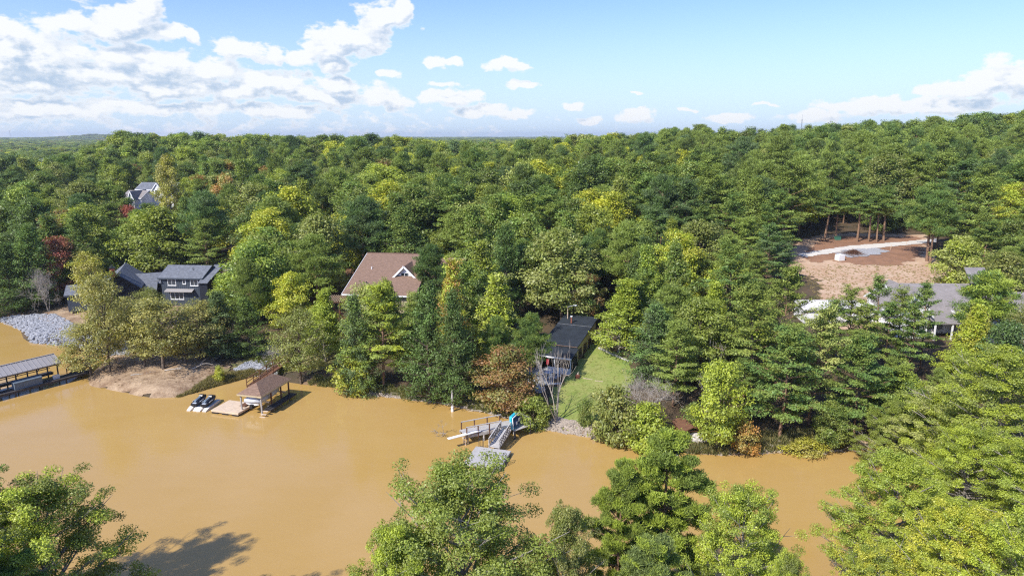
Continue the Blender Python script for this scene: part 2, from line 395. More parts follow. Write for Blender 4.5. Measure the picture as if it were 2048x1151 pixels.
drape('lawn', gp([(1180,690),(1212,693),(1262,722),(1268,760),(1246,800),(1215,850),(1190,868),(1130,860),(1100,846),(1100,790),(1140,748),(1160,722)]), LAWNM, .10, rag=.3)
drape('dirt_clearing', gp([(1570,520),(1600,480),(1640,470),(1700,466),(1850,470),(1860,500),(1900,545),(1930,590),(1900,640),(1700,660),(1640,640),(1640,560),(1580,540)]), STRAW, .05)
drape('red_dirt', gp([(1606,512),(1640,480),(1700,472),(1840,474),(1845,505),(1826,522),(1780,532),(1700,528),(1660,520),(1625,528)]), REDDIRT, .09)
drape('driveway', gp([(1590,510),(1700,492),(1780,486),(1840,481),(1875,478),(1875,484),(1840,488),(1780,494),(1700,502),(1612,515)]), CONCRETE, .14, step=.5, rag=.1)
drape('gravel_pad', gp([(1672,508),(1690,500),(1760,497),(1778,504),(1740,512),(1705,516)]), GRAVEL, .15, step=.5, rag=.3)
drape('gravel_driveway', gp([(395,534),(440,527),(495,520),(520,526),(500,536),(440,543)]), GRAVELP, .08)
drape('gravel_lane', gp([(1245,540),(1262,528),(1296,520),(1300,530),(1280,546),(1250,552)]), GRAVELP, .08)
drape('leaf_strewn_yard', gp([(600,560),(660,520),(720,500),(700,560),(660,600),(590,640),(560,620)]), REDDIRT, .05)

# ------------------------------------------------------------------ trees
def unit(a): return a / np.maximum(np.linalg.norm(a, axis=-1, keepdims=True), 1e-9)
PROF = {
 'oak': lambda t: (math.sin(math.pi * (.16 + .78 * t))) ** .55,
 'round': lambda t: max(.12, math.sin(math.pi * (.1 + .84 * t))) ** .8,
 'cone': lambda t: max(.1, (1 - t) ** .8),
 'column': lambda t: max(.15, (1 - t ** 2.2) ** .6) * (.72 + .28 * min(1, t * 4)),
 'pine': lambda t: max(.2, math.sin(math.pi * (.22 + .70 * t))) ** .7 * (1.05 - .35 * t),
 'spire': lambda t: max(.08, (1 - t) ** .62),
}
def tubes(segs, n=5):
    V = []; F = []
    for p, q, r0, r1 in segs:
        d = unit(q - p); x = unit(np.cross(d, [0.31, .2, .93] if abs(d[2]) < .9 else [1, .1, 0])); y = np.cross(d, x)
        i = len(V)
        for e, r in ((p, r0), (q, r1)):
            for a in range(n):
                t = 2 * math.pi * a / n; V.append(e + (x * math.cos(t) + y * math.sin(t)) * r)
        F += [(i+a, i+(a+1)%n, i+n+(a+1)%n, i+n+a) for a in range(n)]
    return np.array(V), np.array(F)
def make_tree(seed, H, R, base, prof, nl, el0, el1, nsub, cr, flat, nleaf, leaf, kind='leaf', along=.35, droop=0., tr=.22, spread=.45, upb=.5, bark=BARK, twigs=True, fork=0, minr=0.02):
    rg = np.random.default_rng(seed); pf = PROF[prof]; segs = []
    lean = rg.normal(0, .02, 2) * H; ph = rg.uniform(0, 6.28)
    def trunk(t):
        return np.array([lean[0]*t*t + .012*H*math.sin(3*t+ph), lean[1]*t*t + .012*H*math.cos(2.6*t+ph), H*t])
    TS = 8
    for i in range(TS):
        a, b_ = i / TS * .97, (i + 1) / TS * .97
        segs.append((trunk(a), trunk(b_), tr * (1 - a) ** .8 + minr, tr * (1 - b_) ** .8 + minr))
    C = []; CR = []; LD = []
    for i in range(nl):
        t = (i + rg.uniform(.1, .9)) / nl; h = base + (1 - base) * t * .96
        az_ = i * 2.399 + rg.uniform(-.5, .5); L = R * pf(t) * rg.uniform(.62, 1.15)
        e = R_(el0 + (el1 - el0) * t + rg.normal(0, 7)); st = trunk(min(.97, max(base * .6, h - .25 * math.sin(e) * L / H * 2.0)))
        dr = np.array([math.cos(az_) * math.cos(e), math.sin(az_) * math.cos(e), math.sin(e)]); side = np.array([-math.sin(az_), math.cos(az_), 0])
        bend = rg.normal(0, .12)
        def P(s): return st + dr * L * s + np.array([0, 0, droop * L * s * s]) + side * bend * L * s * s
        r0 = max(minr, tr * .42 * (1 - h) ** .5 + .01)
        for a in range(4): segs.append((P(a / 4), P((a + 1) / 4), r0 * (1 - a / 4) + minr, r0 * (1 - (a + 1) / 4) + minr * .6))
        for j in range(nsub):
            s = along + (1 - along) * (j + rg.uniform(.2, .9)) / nsub
            off = side * rg.uniform(-1, 1) * spread * L * (1.15 - .5 * s) * .8 + np.array([0, 0, rg.normal(0, .09) * L * flat])
            c = P(s) + off
            C.append(c); CR.append(cr * rg.uniform(.65, 1.3)); LD.append(dr)
            if twigs: segs.append((P(max(0, s - .12)), c, max(minr * .7, r0 * .3), minr * .4))
    for j in range(max(3, nl // 8)):
        C.append(trunk(.985) + rg.normal(0, cr * .6, 3) * np.array([1, 1, .5])); CR.append(cr * rg.uniform(.6, 1)); LD.append(np.array([0, 0, 1.]))
    C = np.array(C); CR = np.array(CR); LD = np.array(LD)
    w = CR ** 2; cnt = np.maximum(3, (nleaf * w / w.sum())).astype(int)
    ci = np.repeat(np.arange(len(C)), cnt); N = len(ci)
    u = unit(rg.normal(size=(N, 3))); rad = rg.uniform(0, 1, N) ** .42
    off = u * (rad * CR[ci])[:, None]; off[:, 2] *= flat; off[:, 2] += CR[ci] * .10 * (1 - (off[:, 0]**2 + off[:, 1]**2) / CR[ci]**2)
    if kind == 'spray':     # sprays lie along their limb
        off = off + LD[ci] * (rg.uniform(-.8, .8, N) * CR[ci])[:, None]
    P0 = C[ci] + off
    # fit to the nominal size
    zt = P0[:, 2].max(); sxy = R / max(1e-3, np.percentile(np.hypot(P0[:, 0], P0[:, 1]), 98)); sz = H / zt
    S = np.array([sxy, sxy, sz]); P0 = P0 * S; segs = [(p * S, q * S, a, b_) for p, q, a, b_ in segs]
    outw = unit(P0 - np.array([0, 0, H * (base * .8 + .2)])) 
    nrm = unit(rg.normal(size=(N, 3)) * .62 + u * .35 + outw * .5 + np.array([0, 0, upb * 1.2]))
    tmp = unit(rg.normal(size=(N, 3))); a = unit(np.cross(nrm, tmp)); b_ = np.cross(nrm, a)
    sz_ = leaf * rg.uniform(.6, 1.35, N)[:, None]
    if kind in ('needle',):
        # a tuft = 3 thin blades fanning from one point
        Vs = []; Fs = []; 
        dirs = [unit(outw * .35 + np.array([0, 0, .45]) + rg.normal(size=(N, 3)) * .6) for _ in range(3)]
        for dd in dirs:
            wd = unit(np.cross(dd, rg.normal(size=(N, 3)))) * sz_ * .085
            Vs.append(np.stack([P0 - wd * .4, P0 + dd * sz_ - wd, P0 + dd * sz_ * 1.05 + wd, P0 + wd * .4], 1))
        V = np.stack(Vs, 1).reshape(-1, 3); nf = N * 3; rep = 3
    else:
        asp = .55 if kind == 'leaf' else .38
        V = np.stack([P0 - a * sz_ * .5, P0 + b_ * sz_ * asp * .5 + nrm * sz_ * .08, P0 + a * sz_ * .5, P0 - b_ * sz_ * asp * .5 + nrm * sz_ * .08], 1).reshape(-1, 3); nf = N; rep = 1
    F = np.arange(nf * 4).reshape(-1, 4)
    cvr = rg.uniform(0, 1, len(C)); lvr = rg.uniform(0, 1, N)
    crown = fast_mesh('crown', V, F, LEAF if kind == 'leaf' else NEEDLE, {'lv': np.repeat(lvr, rep), 'cv': np.repeat(cvr[ci], rep)})
    TV, TF = tubes(segs, 6 if tr > .25 else 5)
    tm = fast_mesh('trunk', TV, TF, bark, smooth=True)
    return dict(H=H, R=R, crown=crown, trunk=tm)
def branchy(seed, H, spread, depth=5, r0=.2, up=.55, nb=3, lenf=.68, stems=1, bark=DEADWOOD, n=5):
    """a leafless tree: recursive limbs"""
    rg = np.random.default_rng(seed); segs = []
    def rec(p, d, L, r, k):
        m = 3; q = p
        for i in range(m):
            d = unit(d + rg.normal(0, .13, 3) + np.array([0, 0, .05])); e = q + d * L / m
            segs.append((q, e, r * (1 - i * .12), r * (1 - (i + 1) * .12))); q = e
            if k > 0 and i > 0 and rg.uniform() < .6:
                dd = unit(d + rg.normal(0, spread, 3)); rec(q, dd, L * lenf * .8, r * .45, k - 1)
        if k > 0:
            for j in range(nb - (rg.uniform() < .4)):
                dd = unit(d * up + rg.normal(0, spread, 3) * np.array([1, 1, .7]) + np.array([0, 0, .28])); rec(q, dd, L * lenf * rg.uniform(.75, 1.15), r * .6, k - 1)
    for s in range(stems):
        rec(np.array([rg.normal(0, .15) * (stems > 1), rg.normal(0, .15) * (stems > 1), 0.]), unit(np.array([rg.normal(0, .1 + .25 * (stems > 1)), rg.normal(0, .1 + .25 * (stems > 1)), 1.])), H * .34, r0, depth)
    zt = max(max(p[2], q[2]) for p, q, _, _ in segs); f = H / zt; segs = [(p * f, q * f, a, b_) for p, q, a, b_ in segs]
    V, F = tubes(segs, n)
    return dict(H=H, R=float(np.percentile(np.hypot(V[:, 0], V[:, 1]), 97)), crown=None, trunk=fast_mesh('trunk', V, F, bark, smooth=True))

PR = {}
def variants(key, n, **kw):
    PR[key] = [make_tree(hash_(key) + 31 * i, **kw) for i in range(n)]
def hash_(s): return sum(ord(c) * (i + 3) for i, c in enumerate(s))
variants('oak', 3, H=14, R=5, base=.22, prof='oak', nl=34, el0=12, el1=72, nsub=5, cr=1.05, flat=.72, nleaf=15000, leaf=.34)
variants('round', 2, H=10, R=4, base=.15, prof='round', nl=30, el0=10, el1=75, nsub=5, cr=.85, flat=.8, nleaf=14000, leaf=.28)
variants('sweetgum', 2, H=14, R=4.2, base=.12, prof='cone', nl=44, el0=18, el1=62, nsub=5, cr=.75, flat=.7, nleaf=15000, leaf=.28, bark=PALEBARK)
variants('loblolly', 3, H=16, R=4, base=.45, prof='pine', nl=30, el0=8, el1=66, nsub=5, cr=.8, flat=.7, nleaf=7500, leaf=.42, kind='needle', bark=PINEBARK, tr=.2)
variants('virginia', 3, H=14, R=4.2, base=.22, prof='pine', nl=36, el0=-2, el1=48, nsub=5, cr=.75, flat=.26, nleaf=15500, leaf=.30, kind='spray', droop=.08, bark=PINEBARK, tr=.18, upb=.9)
variants('cedar', 2, H=13, R=3.2, base=.04, prof='column', nl=70, el0=5, el1=65, nsub=4, cr=.62, flat=.75, nleaf=17000, leaf=.26, kind='spray', tr=.2, upb=.4)
variants('willow', 2, H=9, R=3.8, base=.25, prof='oak', nl=30, el0=22, el1=70, nsub=6, cr=.75, flat=.6, nleaf=11000, leaf=.20, spread=.6, tr=.15)
variants('shrub', 2, H=3.2, R=2.2, base=.02, prof='round', nl=22, el0=15, el1=75, nsub=4, cr=.5, flat=.8, nleaf=5000, leaf=.20, tr=.07, minr=.01)
variants('bigleaf', 2, H=16, R=6.5, base=.2, prof='oak', nl=62, el0=8, el1=68, nsub=8, cr=.56, flat=.62, nleaf=108000, leaf=.152, tr=.26, bark=PALEBARK)
variants('bigpine', 2, H=16, R=3.6, base=.38, prof='pine', nl=32, el0=-2, el1=55, nsub=7, cr=.44, flat=.5, nleaf=36000, leaf=.23, kind='needle', bark=PINEBARK, tr=.2)
variants('thinpine', 2, H=14, R=2.8, base=.25, prof='pine', nl=26, el0=0, el1=50, nsub=4, cr=.55, flat=.35, nleaf=6500, leaf=.30, kind='spray', bark=PINEBARK, tr=.12, upb=.8)
variants('tallpine', 2, H=16, R=3.6, base=.55, prof='pine', nl=24, el0=0, el1=60, nsub=5, cr=.8, flat=.45, nleaf=11000, leaf=.3, kind='spray', bark=PINEBARK, tr=.25, upb=.8)
# far and cheap
variants('far_oak', 3, H=15, R=5, base=.25, prof='oak', nl=22, el0=15, el1=75, nsub=3, cr=1.15, flat=.75, nleaf=4200, leaf=.58, twigs=False)
variants('far_pine', 3, H=16, R=4, base=.4, prof='pine', nl=22, el0=12, el1=70, nsub=3, cr=1.05, flat=.7, nleaf=4200, leaf=.56, kind='spray', twigs=False, bark=PINEBARK)
PR['dead'] = [branchy(5, 9.5, .38, 4, .14, .85, 2, .74, stems=4, n=5)]
PR['bare'] = [branchy(15, 6, .75, 5, .07, .4, 3, .72, stems=4, bark=DEADWOOD, n=4)]
PR['snag'] = [branchy(25, 6.5, .5, 4, .1, .7, 2, .7, stems=2, n=5)]

TREES = []   # (x, y, radius) of everything placed, for spacing
def put_tree(key, var, loc, sxy, sz, rz, tint, tint_b, label=None, group=None, name=None, cat='tree', tilt=(0, 0)):
    p = PR[key][var % len(PR[key])]
    o = bpy.data.objects.new(name or 'tree', None); COL.objects.link(o); o.empty_display_size = 1
    o.location = loc; o.rotation_euler = (tilt[0], tilt[1], rz); o.scale = (sxy, sxy, sz)
    t = bpy.data.objects.new('trunk', p['trunk']); COL.objects.link(t); t.parent = o
    if p['crown']:
        c = bpy.data.objects.new('crown', p['crown']); COL.objects.link(c); c.parent = o
        c['tint'] = [float(v) for v in tint]; c['tint_b'] = [float(v) for v in tint_b]
    tag(o, label, cat, group); TREES.append((loc[0], loc[1], sxy * p['R'])); return o
#  colours (real leaf albedo, linear)
G_OLIVE = (.192, .236, .055); G_MID = (.145, .222, .050); G_DARK = (.082, .124, .038); G_LIME = (.33, .40, .048); G_YEL = (.40, .41, .052)
G_PINE = (.112, .192, .056); G_VIRG = (.188, .252, .060); G_BLUE = (.112, .165, .076); G_OCH = (.315, .30, .095); G_OCH2 = (.240, .255, .080)
G_RED = (.32, .095, .07); G_ORA = (.44, .25, .08); G_RUST = (.26, .145, .065); G_PALE = (.31, .345, .12); G_BRT = (.245, .315, .052)
for _n in [n_ for n_ in list(globals()) if n_.startswith('G_')]: globals()[_n] = tuple(c_ * f_ for c_, f_ in zip(globals()[_n], (1.27, 1.20, 1.0)))
rr = random.Random(3)
def hand(key, px, top, base, wpx, ta, tb, label, Y=None, group=None, cat='tree', var=None, tilt=(0, 0)):
    """a tree seen in the photograph: rooted where the sight line through its foot meets the ground (or at depth Y)"""
    if Y is None: p = PG(px, base)
    else:
        p = Z_at(px, base, Y); p.z = float(HG(p.x, p.y))
    D = math.hypot(p.y * math.cos(PITCH) + (CAMH - p.z) * math.sin(PITCH), 0)
    ztop = Z_at(px, top, p.y + (0 if Y else .0)).z; H = max(1.0, ztop - p.z); Rw = wpx / 2 / F_ * D
    v = rr.randrange(9) if var is None else var; pr = PR[key][v % len(PR[key])]
    nm = {'dead': 'dead_tree', 'bare': 'bare_tree', 'snag': 'bare_tree', 'shrub': 'shrub', 'loblolly': 'pine_tree', 'virginia': 'pine_tree', 'bigpine': 'pine_tree', 'tallpine': 'pine_tree', 'thinpine': 'pine_tree', 'cedar': 'cedar_tree'}.get(key, 'leafy_tree')
    return put_tree(key, v, (p.x, p.y, p.z - .1), Rw / pr['R'], H / pr['H'], rr.uniform(0, 6.28), ta, tb, label, group, nm, cat, tilt)
HAND = [
 # left peninsula and shore
 ('willow',222,545,745,120,G_OCH2,G_OCH,'tall ochre leafed tree on the tip of the sandy point beside the covered dock walkway'),
 ('willow',185,640,752,130,G_OCH,G_OCH2,'low ochre tree leaning out over the end of the dock walkway'),
 ('willow',330,592,738,170,G_OCH2,G_OCH,'wide olive gold tree in the middle of the sandy point, biggest of that group'),
 ('willow',268,590,708,120,G_OCH,G_OCH2,'olive gold tree on the sandy point in front of the black gabled house wing'),
 ('willow',400,598,712,130,G_OCH2,G_OCH,'olive gold tree on the sandy point in front of the slate grey two storey house'),
 ('willow',300,572,655,75,G_OCH2,G_OLIVE,'small round olive tree between the black gable and the slate grey house'),
 ('willow',190,500,640,95,G_OCH,G_YEL,'slender yellow orange tree to the left of the black gable'),
 ('round',468,545,645,95,G_LIME,G_BRT,'round bright green tree at the right corner of the slate grey house'),
 ('cedar',445,575,712,95,G_DARK,G_BLUE,'dark bushy evergreen on the bank between sandy point and grey rocks'),
 ('cedar',500,590,712,90,G_DARK,G_MID,'dark evergreen shading the grass just left of the upper rock heap'),
 ('oak',548,412,585,130,G_LIME,G_YEL,'big yellow green tree by the pale gravel driveway'),
 ('round',592,478,610,115,G_BRT,G_MID,'round mid green tree left of the small grey green shed'),
 ('willow',600,612,768,125,G_OCH2,G_OLIVE,'olive tree on the shore behind the brown boathouse walkway'),
 ('sweetgum',652,572,722,110,G_LIME,G_BRT,'bright green tree with bare dark lower trunk below the pergola'),
 ('cedar',718,580,792,95,G_BLUE,G_MID,'blue green evergreen on the shore below the brown roof corner'),
 ('virginia',768,556,775,140,G_LIME,G_VIRG,'yellow green pine with layered branches in front of the brown roof'),
 ('shrub',712,700,788,95,G_YEL,G_BRT,'yellow tinged shrub at the waterline below the layered pine'),
 ('cedar',858,552,802,110,G_DARK,G_PINE,'tallest dark green evergreen on the shore, in front of the white dormer'),
 ('cedar',912,570,808,100,G_PINE,G_DARK,'dark green evergreen standing by the lone mooring pile'),
 ('sweetgum',908,506,750,112,G_ORA,G_LIME,'slender orange and yellow autumn tree right of the brown roofed house'),
 ('sweetgum',990,545,745,150,G_PALE,G_LIME,'pale yellow green tree with open crown left of the black roofed cabin'),
 ('round',1015,690,832,140,G_OCH2,G_RUST,'russet and olive tree on the shore left of the tall dead tree'),
 ('shrub',1065,790,856,90,G_BRT,G_OLIVE,'green bush behind the swimming pier'),
 ('oak',1120,452,650,165,G_PALE,G_OLIVE,'broad pale green tree behind the cabin'),
 ('cedar',1010,440,640,100,G_DARK,G_PINE,'dark evergreen left of the broad pale green tree'),
 ('round',1168,535,655,80,G_RUST,G_MID,'rust brown tree behind the cabin ridge'),
 ('sweetgum',1240,555,705,130,G_LIME,G_BRT,'bright yellow green tree right beside the cabin'),
 ('cedar',1312,600,770,130,G_BLUE,G_PINE,'blue green evergreen at the right edge of the lawn'),
 ('oak',1345,455,640,130,G_YEL,G_LIME,'yellow topped tree beyond the bright tree by the cabin'),
 ('oak',1395,590,765,140,G_BRT,G_OLIVE,'green and bronze tree right of the blue green evergreen'),
 ('shrub',1225,765,882,120,G_OLIVE,G_OCH2,'olive bush overhanging the water at the lawn corner'),
 ('shrub',1290,800,892,130,G_LIME,G_BRT,'bright bush under the grey leafless thicket'),
 ('shrub',1170,795,850,40,G_OLIVE,G_MID,'small dark bush in the shade of the dead tree'),
 ('round',1435,715,898,120,G_BRT,G_LIME,'bright green tree tinged orange above the brick boat shed'),
 ('shrub',1490,838,904,75,G_OCH,G_ORA,'orange tinted shrub at the waterline right of the brick boat shed'),
 ('shrub',1610,872,905,90,G_YEL,G_OCH,'low yellow shrub on the mud bank'),
 ('virginia',1560,640,880,160,G_VIRG,G_PINE,'largest layered pine at the right hand waterline'),
 ('virginia',1500,560,790,150,G_VIRG,G_OLIVE,'layered pine above the big pine of the right hand waterline'),
 ('virginia',1455,478,690,120,G_VIRG,G_PINE,'tall layered pine behind the bronze tinted tree'),
 ('virginia',1620,600,850,130,G_VIRG,G_PALE,'layered pine in front of the white wall of the right house'),
 ('virginia',1705,655,870,140,G_VIRG,G_PINE,'dark layered pine leaning over the right mud bank'),
 ('virginia',1560,520,730,110,G_VIRG,G_OLIVE,'tall pine at the lower left corner of the dirt clearing'),
 ('thinpine',1690,565,745,80,G_VIRG,G_OLIVE,'thin pine in front of the straw slope'),
 ('thinpine',1745,545,720,75,G_VIRG,G_PINE,'narrow pine just left of the white gable'),
 ('thinpine',1790,570,735,80,G_VIRG,G_OLIVE,'narrow pine in front of the white gable peak'),
 ('thinpine',1838,560,735,78,G_PINE,G_VIRG,'narrow dark pine in front of the taupe roof'),
 ('virginia',1775,722,862,120,G_VIRG,G_BRT,'bushy layered pine below the white house'),
 ('loblolly',1955,542,720,140,G_PINE,G_BRT,'long needled pine in front of the taupe roof'),
 ('round',2005,640,790,110,G_BLUE,G_PINE,'dense round blue green pine at the right frame edge below the white gable'),
 ('sweetgum',1925,600,780,110,G_YEL,G_LIME,'yellow tree between the two white gables'),
 ('round',1810,745,885,100,G_MID,G_BRT,'green tree below the bushy layered pine'),
 ('round',1660,800,895,90,G_MID,G_OLIVE,'small green tree low on the right hand bank'),
 ('oak',2015,362,480,90,G_YEL,G_LIME,'large golden tree at the right frame edge by the rail fence'),
 ('round',1915,470,590,120,G_LIME,G_PALE,'light green tree right of the twin pine trunks'),
 ('round',1990,500,620,120,G_OLIVE,G_OCH2,'olive tree behind the taupe roofs'),
 ('loblolly',1850,365,522,110,G_PINE,G_VIRG,'tall pine with bare red trunk at the end of the driveway'),
 ('loblolly',1862,380,528,95,G_VIRG,G_PINE,'second bare trunked pine at the end of the driveway, slightly leaning'),
 ('round',268,408,532,60,G_RED,G_RED,'red leafed tree behind the black gable'),
 ('oak',150,415,545,110,G_RUST,G_OLIVE,'russet topped tree left of the red tree'),
 ('round',130,470,600,85,G_RED,G_RUST,'red brown tree above the small bare tree on the left bank'),
 ('oak',348,306,470,60,G_YEL,G_OCH,'golden yellow tree by the far white houses'),
 ('oak',465,342,480,75,G_ORA,G_PALE,'green tree with a salmon orange top in the left wood'),
 ('sweetgum',748,430,512,48,G_ORA,G_YEL,'slender pale orange tree behind the brown ridge'),
 ('oak',850,395,515,130,G_PALE,G_OLIVE,'grey green oak directly behind the brown ridge'),
 ('round',705,440,535,90,G_MID,G_BRT,'mid green tree between shed and brown roof'),
 ('loblolly',862,488,640,84,G_PINE,G_DARK,'young pine rising in front of the brown roof right of the dormer'),
 ('cedar',25,480,625,110,G_PINE,G_DARK,'broad dark evergreen at the left frame edge on the bank'),
 ('cedar',75,440,615,100,G_MID,G_PINE,'tall evergreen left of the red brown tree on the bank'),
 ('thinpine',1662,592,742,84,G_VIRG,G_PINE,'thin pine in front of the left end of the low white wall'),
 ('thinpine',1722,600,758,84,G_VIRG,G_OLIVE,'thin pine in front of the middle of the low white wall'),
 ('thinpine',1768,600,752,80,G_VIRG,G_PINE,'thin pine where the low white wall meets the gabled house'),
 ('thinpine',1815,592,765,84,G_PINE,G_VIRG,'thin pine right of the front gable of the white house'),
 ('willow',1938,604,770,70,G_OCH,G_YEL,'golden tree at the right end of the white house'),
 ('round',1905,690,800,80,G_BRT,G_LIME,'round bright tree below the white house porch'),
 ('willow',2035,596,760,80,G_OLIVE,G_OCH2,'olive tree before the second white gable at the frame edge'),
 ('tallpine',1650,372,483,70,G_VIRG,G_PINE,'leftmost of the bare trunked pines along the driveway edge'),
 ('tallpine',1672,378,479,56,G_PINE,G_VIRG,'pale trunked pine directly behind the green utility cabinet'),
 ('tallpine',1712,366,484,72,G_VIRG,G_PINE,'straight red trunked pine in the middle of the driveway edge row'),
 ('tallpine',1735,372,484,64,G_PINE,G_VIRG,'red trunked pine leaning a little in the driveway edge row',None,None,'tree',0,(0,.06)),
 ('tallpine',1752,380,484,56,G_VIRG,G_VIRG,'thin leaning pine right of the red trunked pines',None,None,'tree',1,(0,.08)),
 ('tallpine',1768,368,482,70,G_VIRG,G_PINE,'rightmost of the bare trunked pines along the driveway edge'),
 ('willow',290,640,735,90,G_OCH,G_OCH2,'lower golden tree between the two bigger ones on the sandy point'),
 ('willow',372,645,728,95,G_OCH2,G_OCH,'low gold green tree by the dark bank on the sandy point'),
 ('willow',240,600,700,95,G_OCH2,G_OCH,'feathery tree standing over the grey rocks behind the sandy point'),
 ('shrub',440,728,764,26,G_LIME,G_YEL,'small bright yellow green bush in the reeds near the jet skis'),
 ('sweetgum',1420,560,720,100,G_BRT,G_LIME,'green tree in front of the bronze tinted tree'),
 ('shrub',1500,640,700,110,(.34,.44,.03),G_LIME,'brightest lime green bush among the dark pines'),
 ('round',1250,475,590,80,G_YEL,G_LIME,'yellow green tree by the gravel lane gap'),
 ('shrub',1385,800,868,60,G_MID,G_OLIVE,'dark bush beside the grey thicket'),
]
for h in HAND: hand(*h)
hand('dead',1112,672,846,110,None,None,'tall pale dead tree with bare limbs at the lawn edge',var=0)
hand('bare',1290,752,850,150,None,None,'tangled grey leafless thicket right of the lawn',var=0)
hand('snag',1418,668,780,80,None,None,'bleached bare tree among the green right of the lawn',var=0)
hand('snag',1410,735,850,100,None,None,'forked bleached snag above the bright green tree',var=0)
hand('bare',98,530,622,80,None,None,'small bare tree with pale stem on the left bank',var=0)
hand('bare',545,690,720,70,None,None,'dry brush leaning over the rocks behind the boathouse',var=0)
# near bank, close to the camera
hand('bigleaf',925,912,1500,420,G_BRT,G_OLIVE,'large green oak at the bottom centre with its top by the swim float',Y=34,var=0)
hand('bigleaf',1120,1000,1500,190,G_OLIVE,G_OCH2,'sparser darker tree at the right shoulder of the bottom centre oak',Y=33,var=1)
hand('bigleaf',800,1040,1500,230,G_BRT,G_LIME,'lower green tree under the left side of the bottom centre oak',Y=31,var=1)
hand('bigpine',1300,848,1400,215,(.24,.31,.065),G_BRT,'tallest long needled pine near the camera in front of the far bank',Y=42,var=0)
hand('bigpine',1228,935,1400,150,(.25,.315,.065),G_BRT,'shorter long needled pine left of the tallest one',Y=40,var=1)
hand('bigpine',1285,1058,1500,190,(.21,.27,.085),G_BRT,'low dense pine top at the bottom edge between oak and yellow tree',Y=33,var=1)
hand('bigleaf',1450,962,1500,240,G_BRT,G_LIME,'yellow green tree near the camera right of the pines',Y=37,var=0)
hand('bigleaf',1540,1090,1500,120,G_OLIVE,G_LIME,'small tree at the right foot of the near yellow green tree',Y=33,var=1)
hand('bigleaf',1730,895,1400,260,G_LIME,G_BRT,'near tree reaching over the water at the lower right',Y=46,var=1)
hand('bigleaf',1950,690,1150,300,G_LIME,G_OLIVE,'big light green tree with pale limbs at the right frame edge',Y=62,var=0)
hand('bigleaf',1830,770,1150,210,G_LIME,G_PALE,'light green tree at the head of the cove',Y=66,var=1)
hand('bigleaf',2040,820,1400,260,G_LIME,G_BRT,'tree in the right bottom corner behind the yellow tinted one',Y=50,var=1)
hand('bigleaf',1850,1000,1500,260,G_LIME,G_YEL,'yellow tinted tree at the lower right bottom edge',Y=37,var=0)
hand('bigleaf',1990,1010,1500,280,G_BRT,G_LIME,'green tree in the very bottom right corner',Y=34,var=1)
hand('bigleaf',1690,1080,1500,170,G_BRT,G_YEL,'tree top at the bottom edge just right of open water',Y=36,var=0)
hand('bigleaf',150,950,1500,350,G_OLIVE,G_LIME,'dark green tree at the bottom left with a bare limb over the water',Y=35,var=0)
hand('bigpine',35,1035,1500,230,G_BRT,G_PINE,'bright pine in the bottom left corner',Y=31,var=1)
hand('bigleaf',-60,930,1500,200,G_DARK,G_MID,'dark branch end entering at the left frame edge',Y=38,var=1)
put_tree('bigleaf', 0, (-40.5, 38.5, 2), .85, 1.18, 1., G_OLIVE, G_MID, 'tall tree outside the left frame edge that shades the water', None, 'leafy_tree')
hand('bigleaf',1880,850,1300,220,G_BRT,G_LIME,'green tree on the right bank between cove head and corner',Y=56,var=0)
hand('bigleaf',1760,800,1100,150,G_BRT,G_OLIVE,'rounded green tree where the water of the cove ends',Y=68,var=1)
put_tree('bigleaf', 1, (-31, 34, 3), .62, .96, 3., G_OLIVE, G_MID, 'lower tree outside the bottom left corner that shades the water', None, 'leafy_tree')
put_tree('bigleaf', 1, (-46, 34, 3), .85, 1.1, 5., G_OLIVE, G_MID, 'tree outside the left frame edge behind the tall shading one', None, 'leafy_tree')

# --- the wood: nearest ones singly, the rest as one mass
EXCL = [  # world outlines without trees
 gp([(175,762),(186,742),(205,722),(250,690),(430,700),(450,740),(420,775),(352,797),(300,797),(184,774)]),
 gp([(1030,760),(1000,700),(1030,650),(1110,620),(1200,625),(1262,700),(1270,760),(1215,850),(1190,870),(1100,850),(1080,760)]),
 gp([(1600,640),(1570,525),(1600,470),(1700,466),(1860,466),(1870,500),(1910,545),(1940,600),(2080,600),(2080,700),(1640,700),(1640,560)]),
 [(-88,118),(-88,145),(-50,145),(-50,118)], [(-35,106),(-34,131),(-7,131),(-7,106)], gp([(380,540),(400,522),(520,516),(530,530),(500,545),(400,550)]),
 gp([(1235,560),(1255,520),(1310,515),(1305,550)]), gp([(60,640),(140,600),(330,590),(440,640),(440,720),(60,720)]),
 gp([(440,770),(460,700),(600,690),(600,770)]), gp([(600,560),(640,510),(700,510),(690,560),(650,600)]), [(-150,205),(-150,245),(-108,245),(-108,205)],gp([(425,610),(425,535),(505,535),(515,610)]),[(-92,168),(-128,212),(-100,212),(-82,168)], gp([(1640,800),(1640,690),(1920,690),(1920,780)]),[(100,142),(104,160),(140,160),(140,142)]]
EXCL = [np.array([(p[0], p[1]) for p in e]) for e in EXCL]
rg = np.random.default_rng(42)
def jitter(x0, x1, y0, y1, s):
    X, Y = np.meshgrid(np.arange(x0, x1, s), np.arange(y0, y1, s)); X = X.ravel() + rg.uniform(-.42, .42, X.size) * s; Y = Y.ravel() + rg.uniform(-.42, .42, Y.size) * s
    return X, Y
def keep(X, Y, d0, d1):
    D = np.hypot(X, Y); a = np.degrees(np.arctan2(X, Y))
    return (D >= d0) & (D < d1) & (np.abs(a) < 41)
pts = []
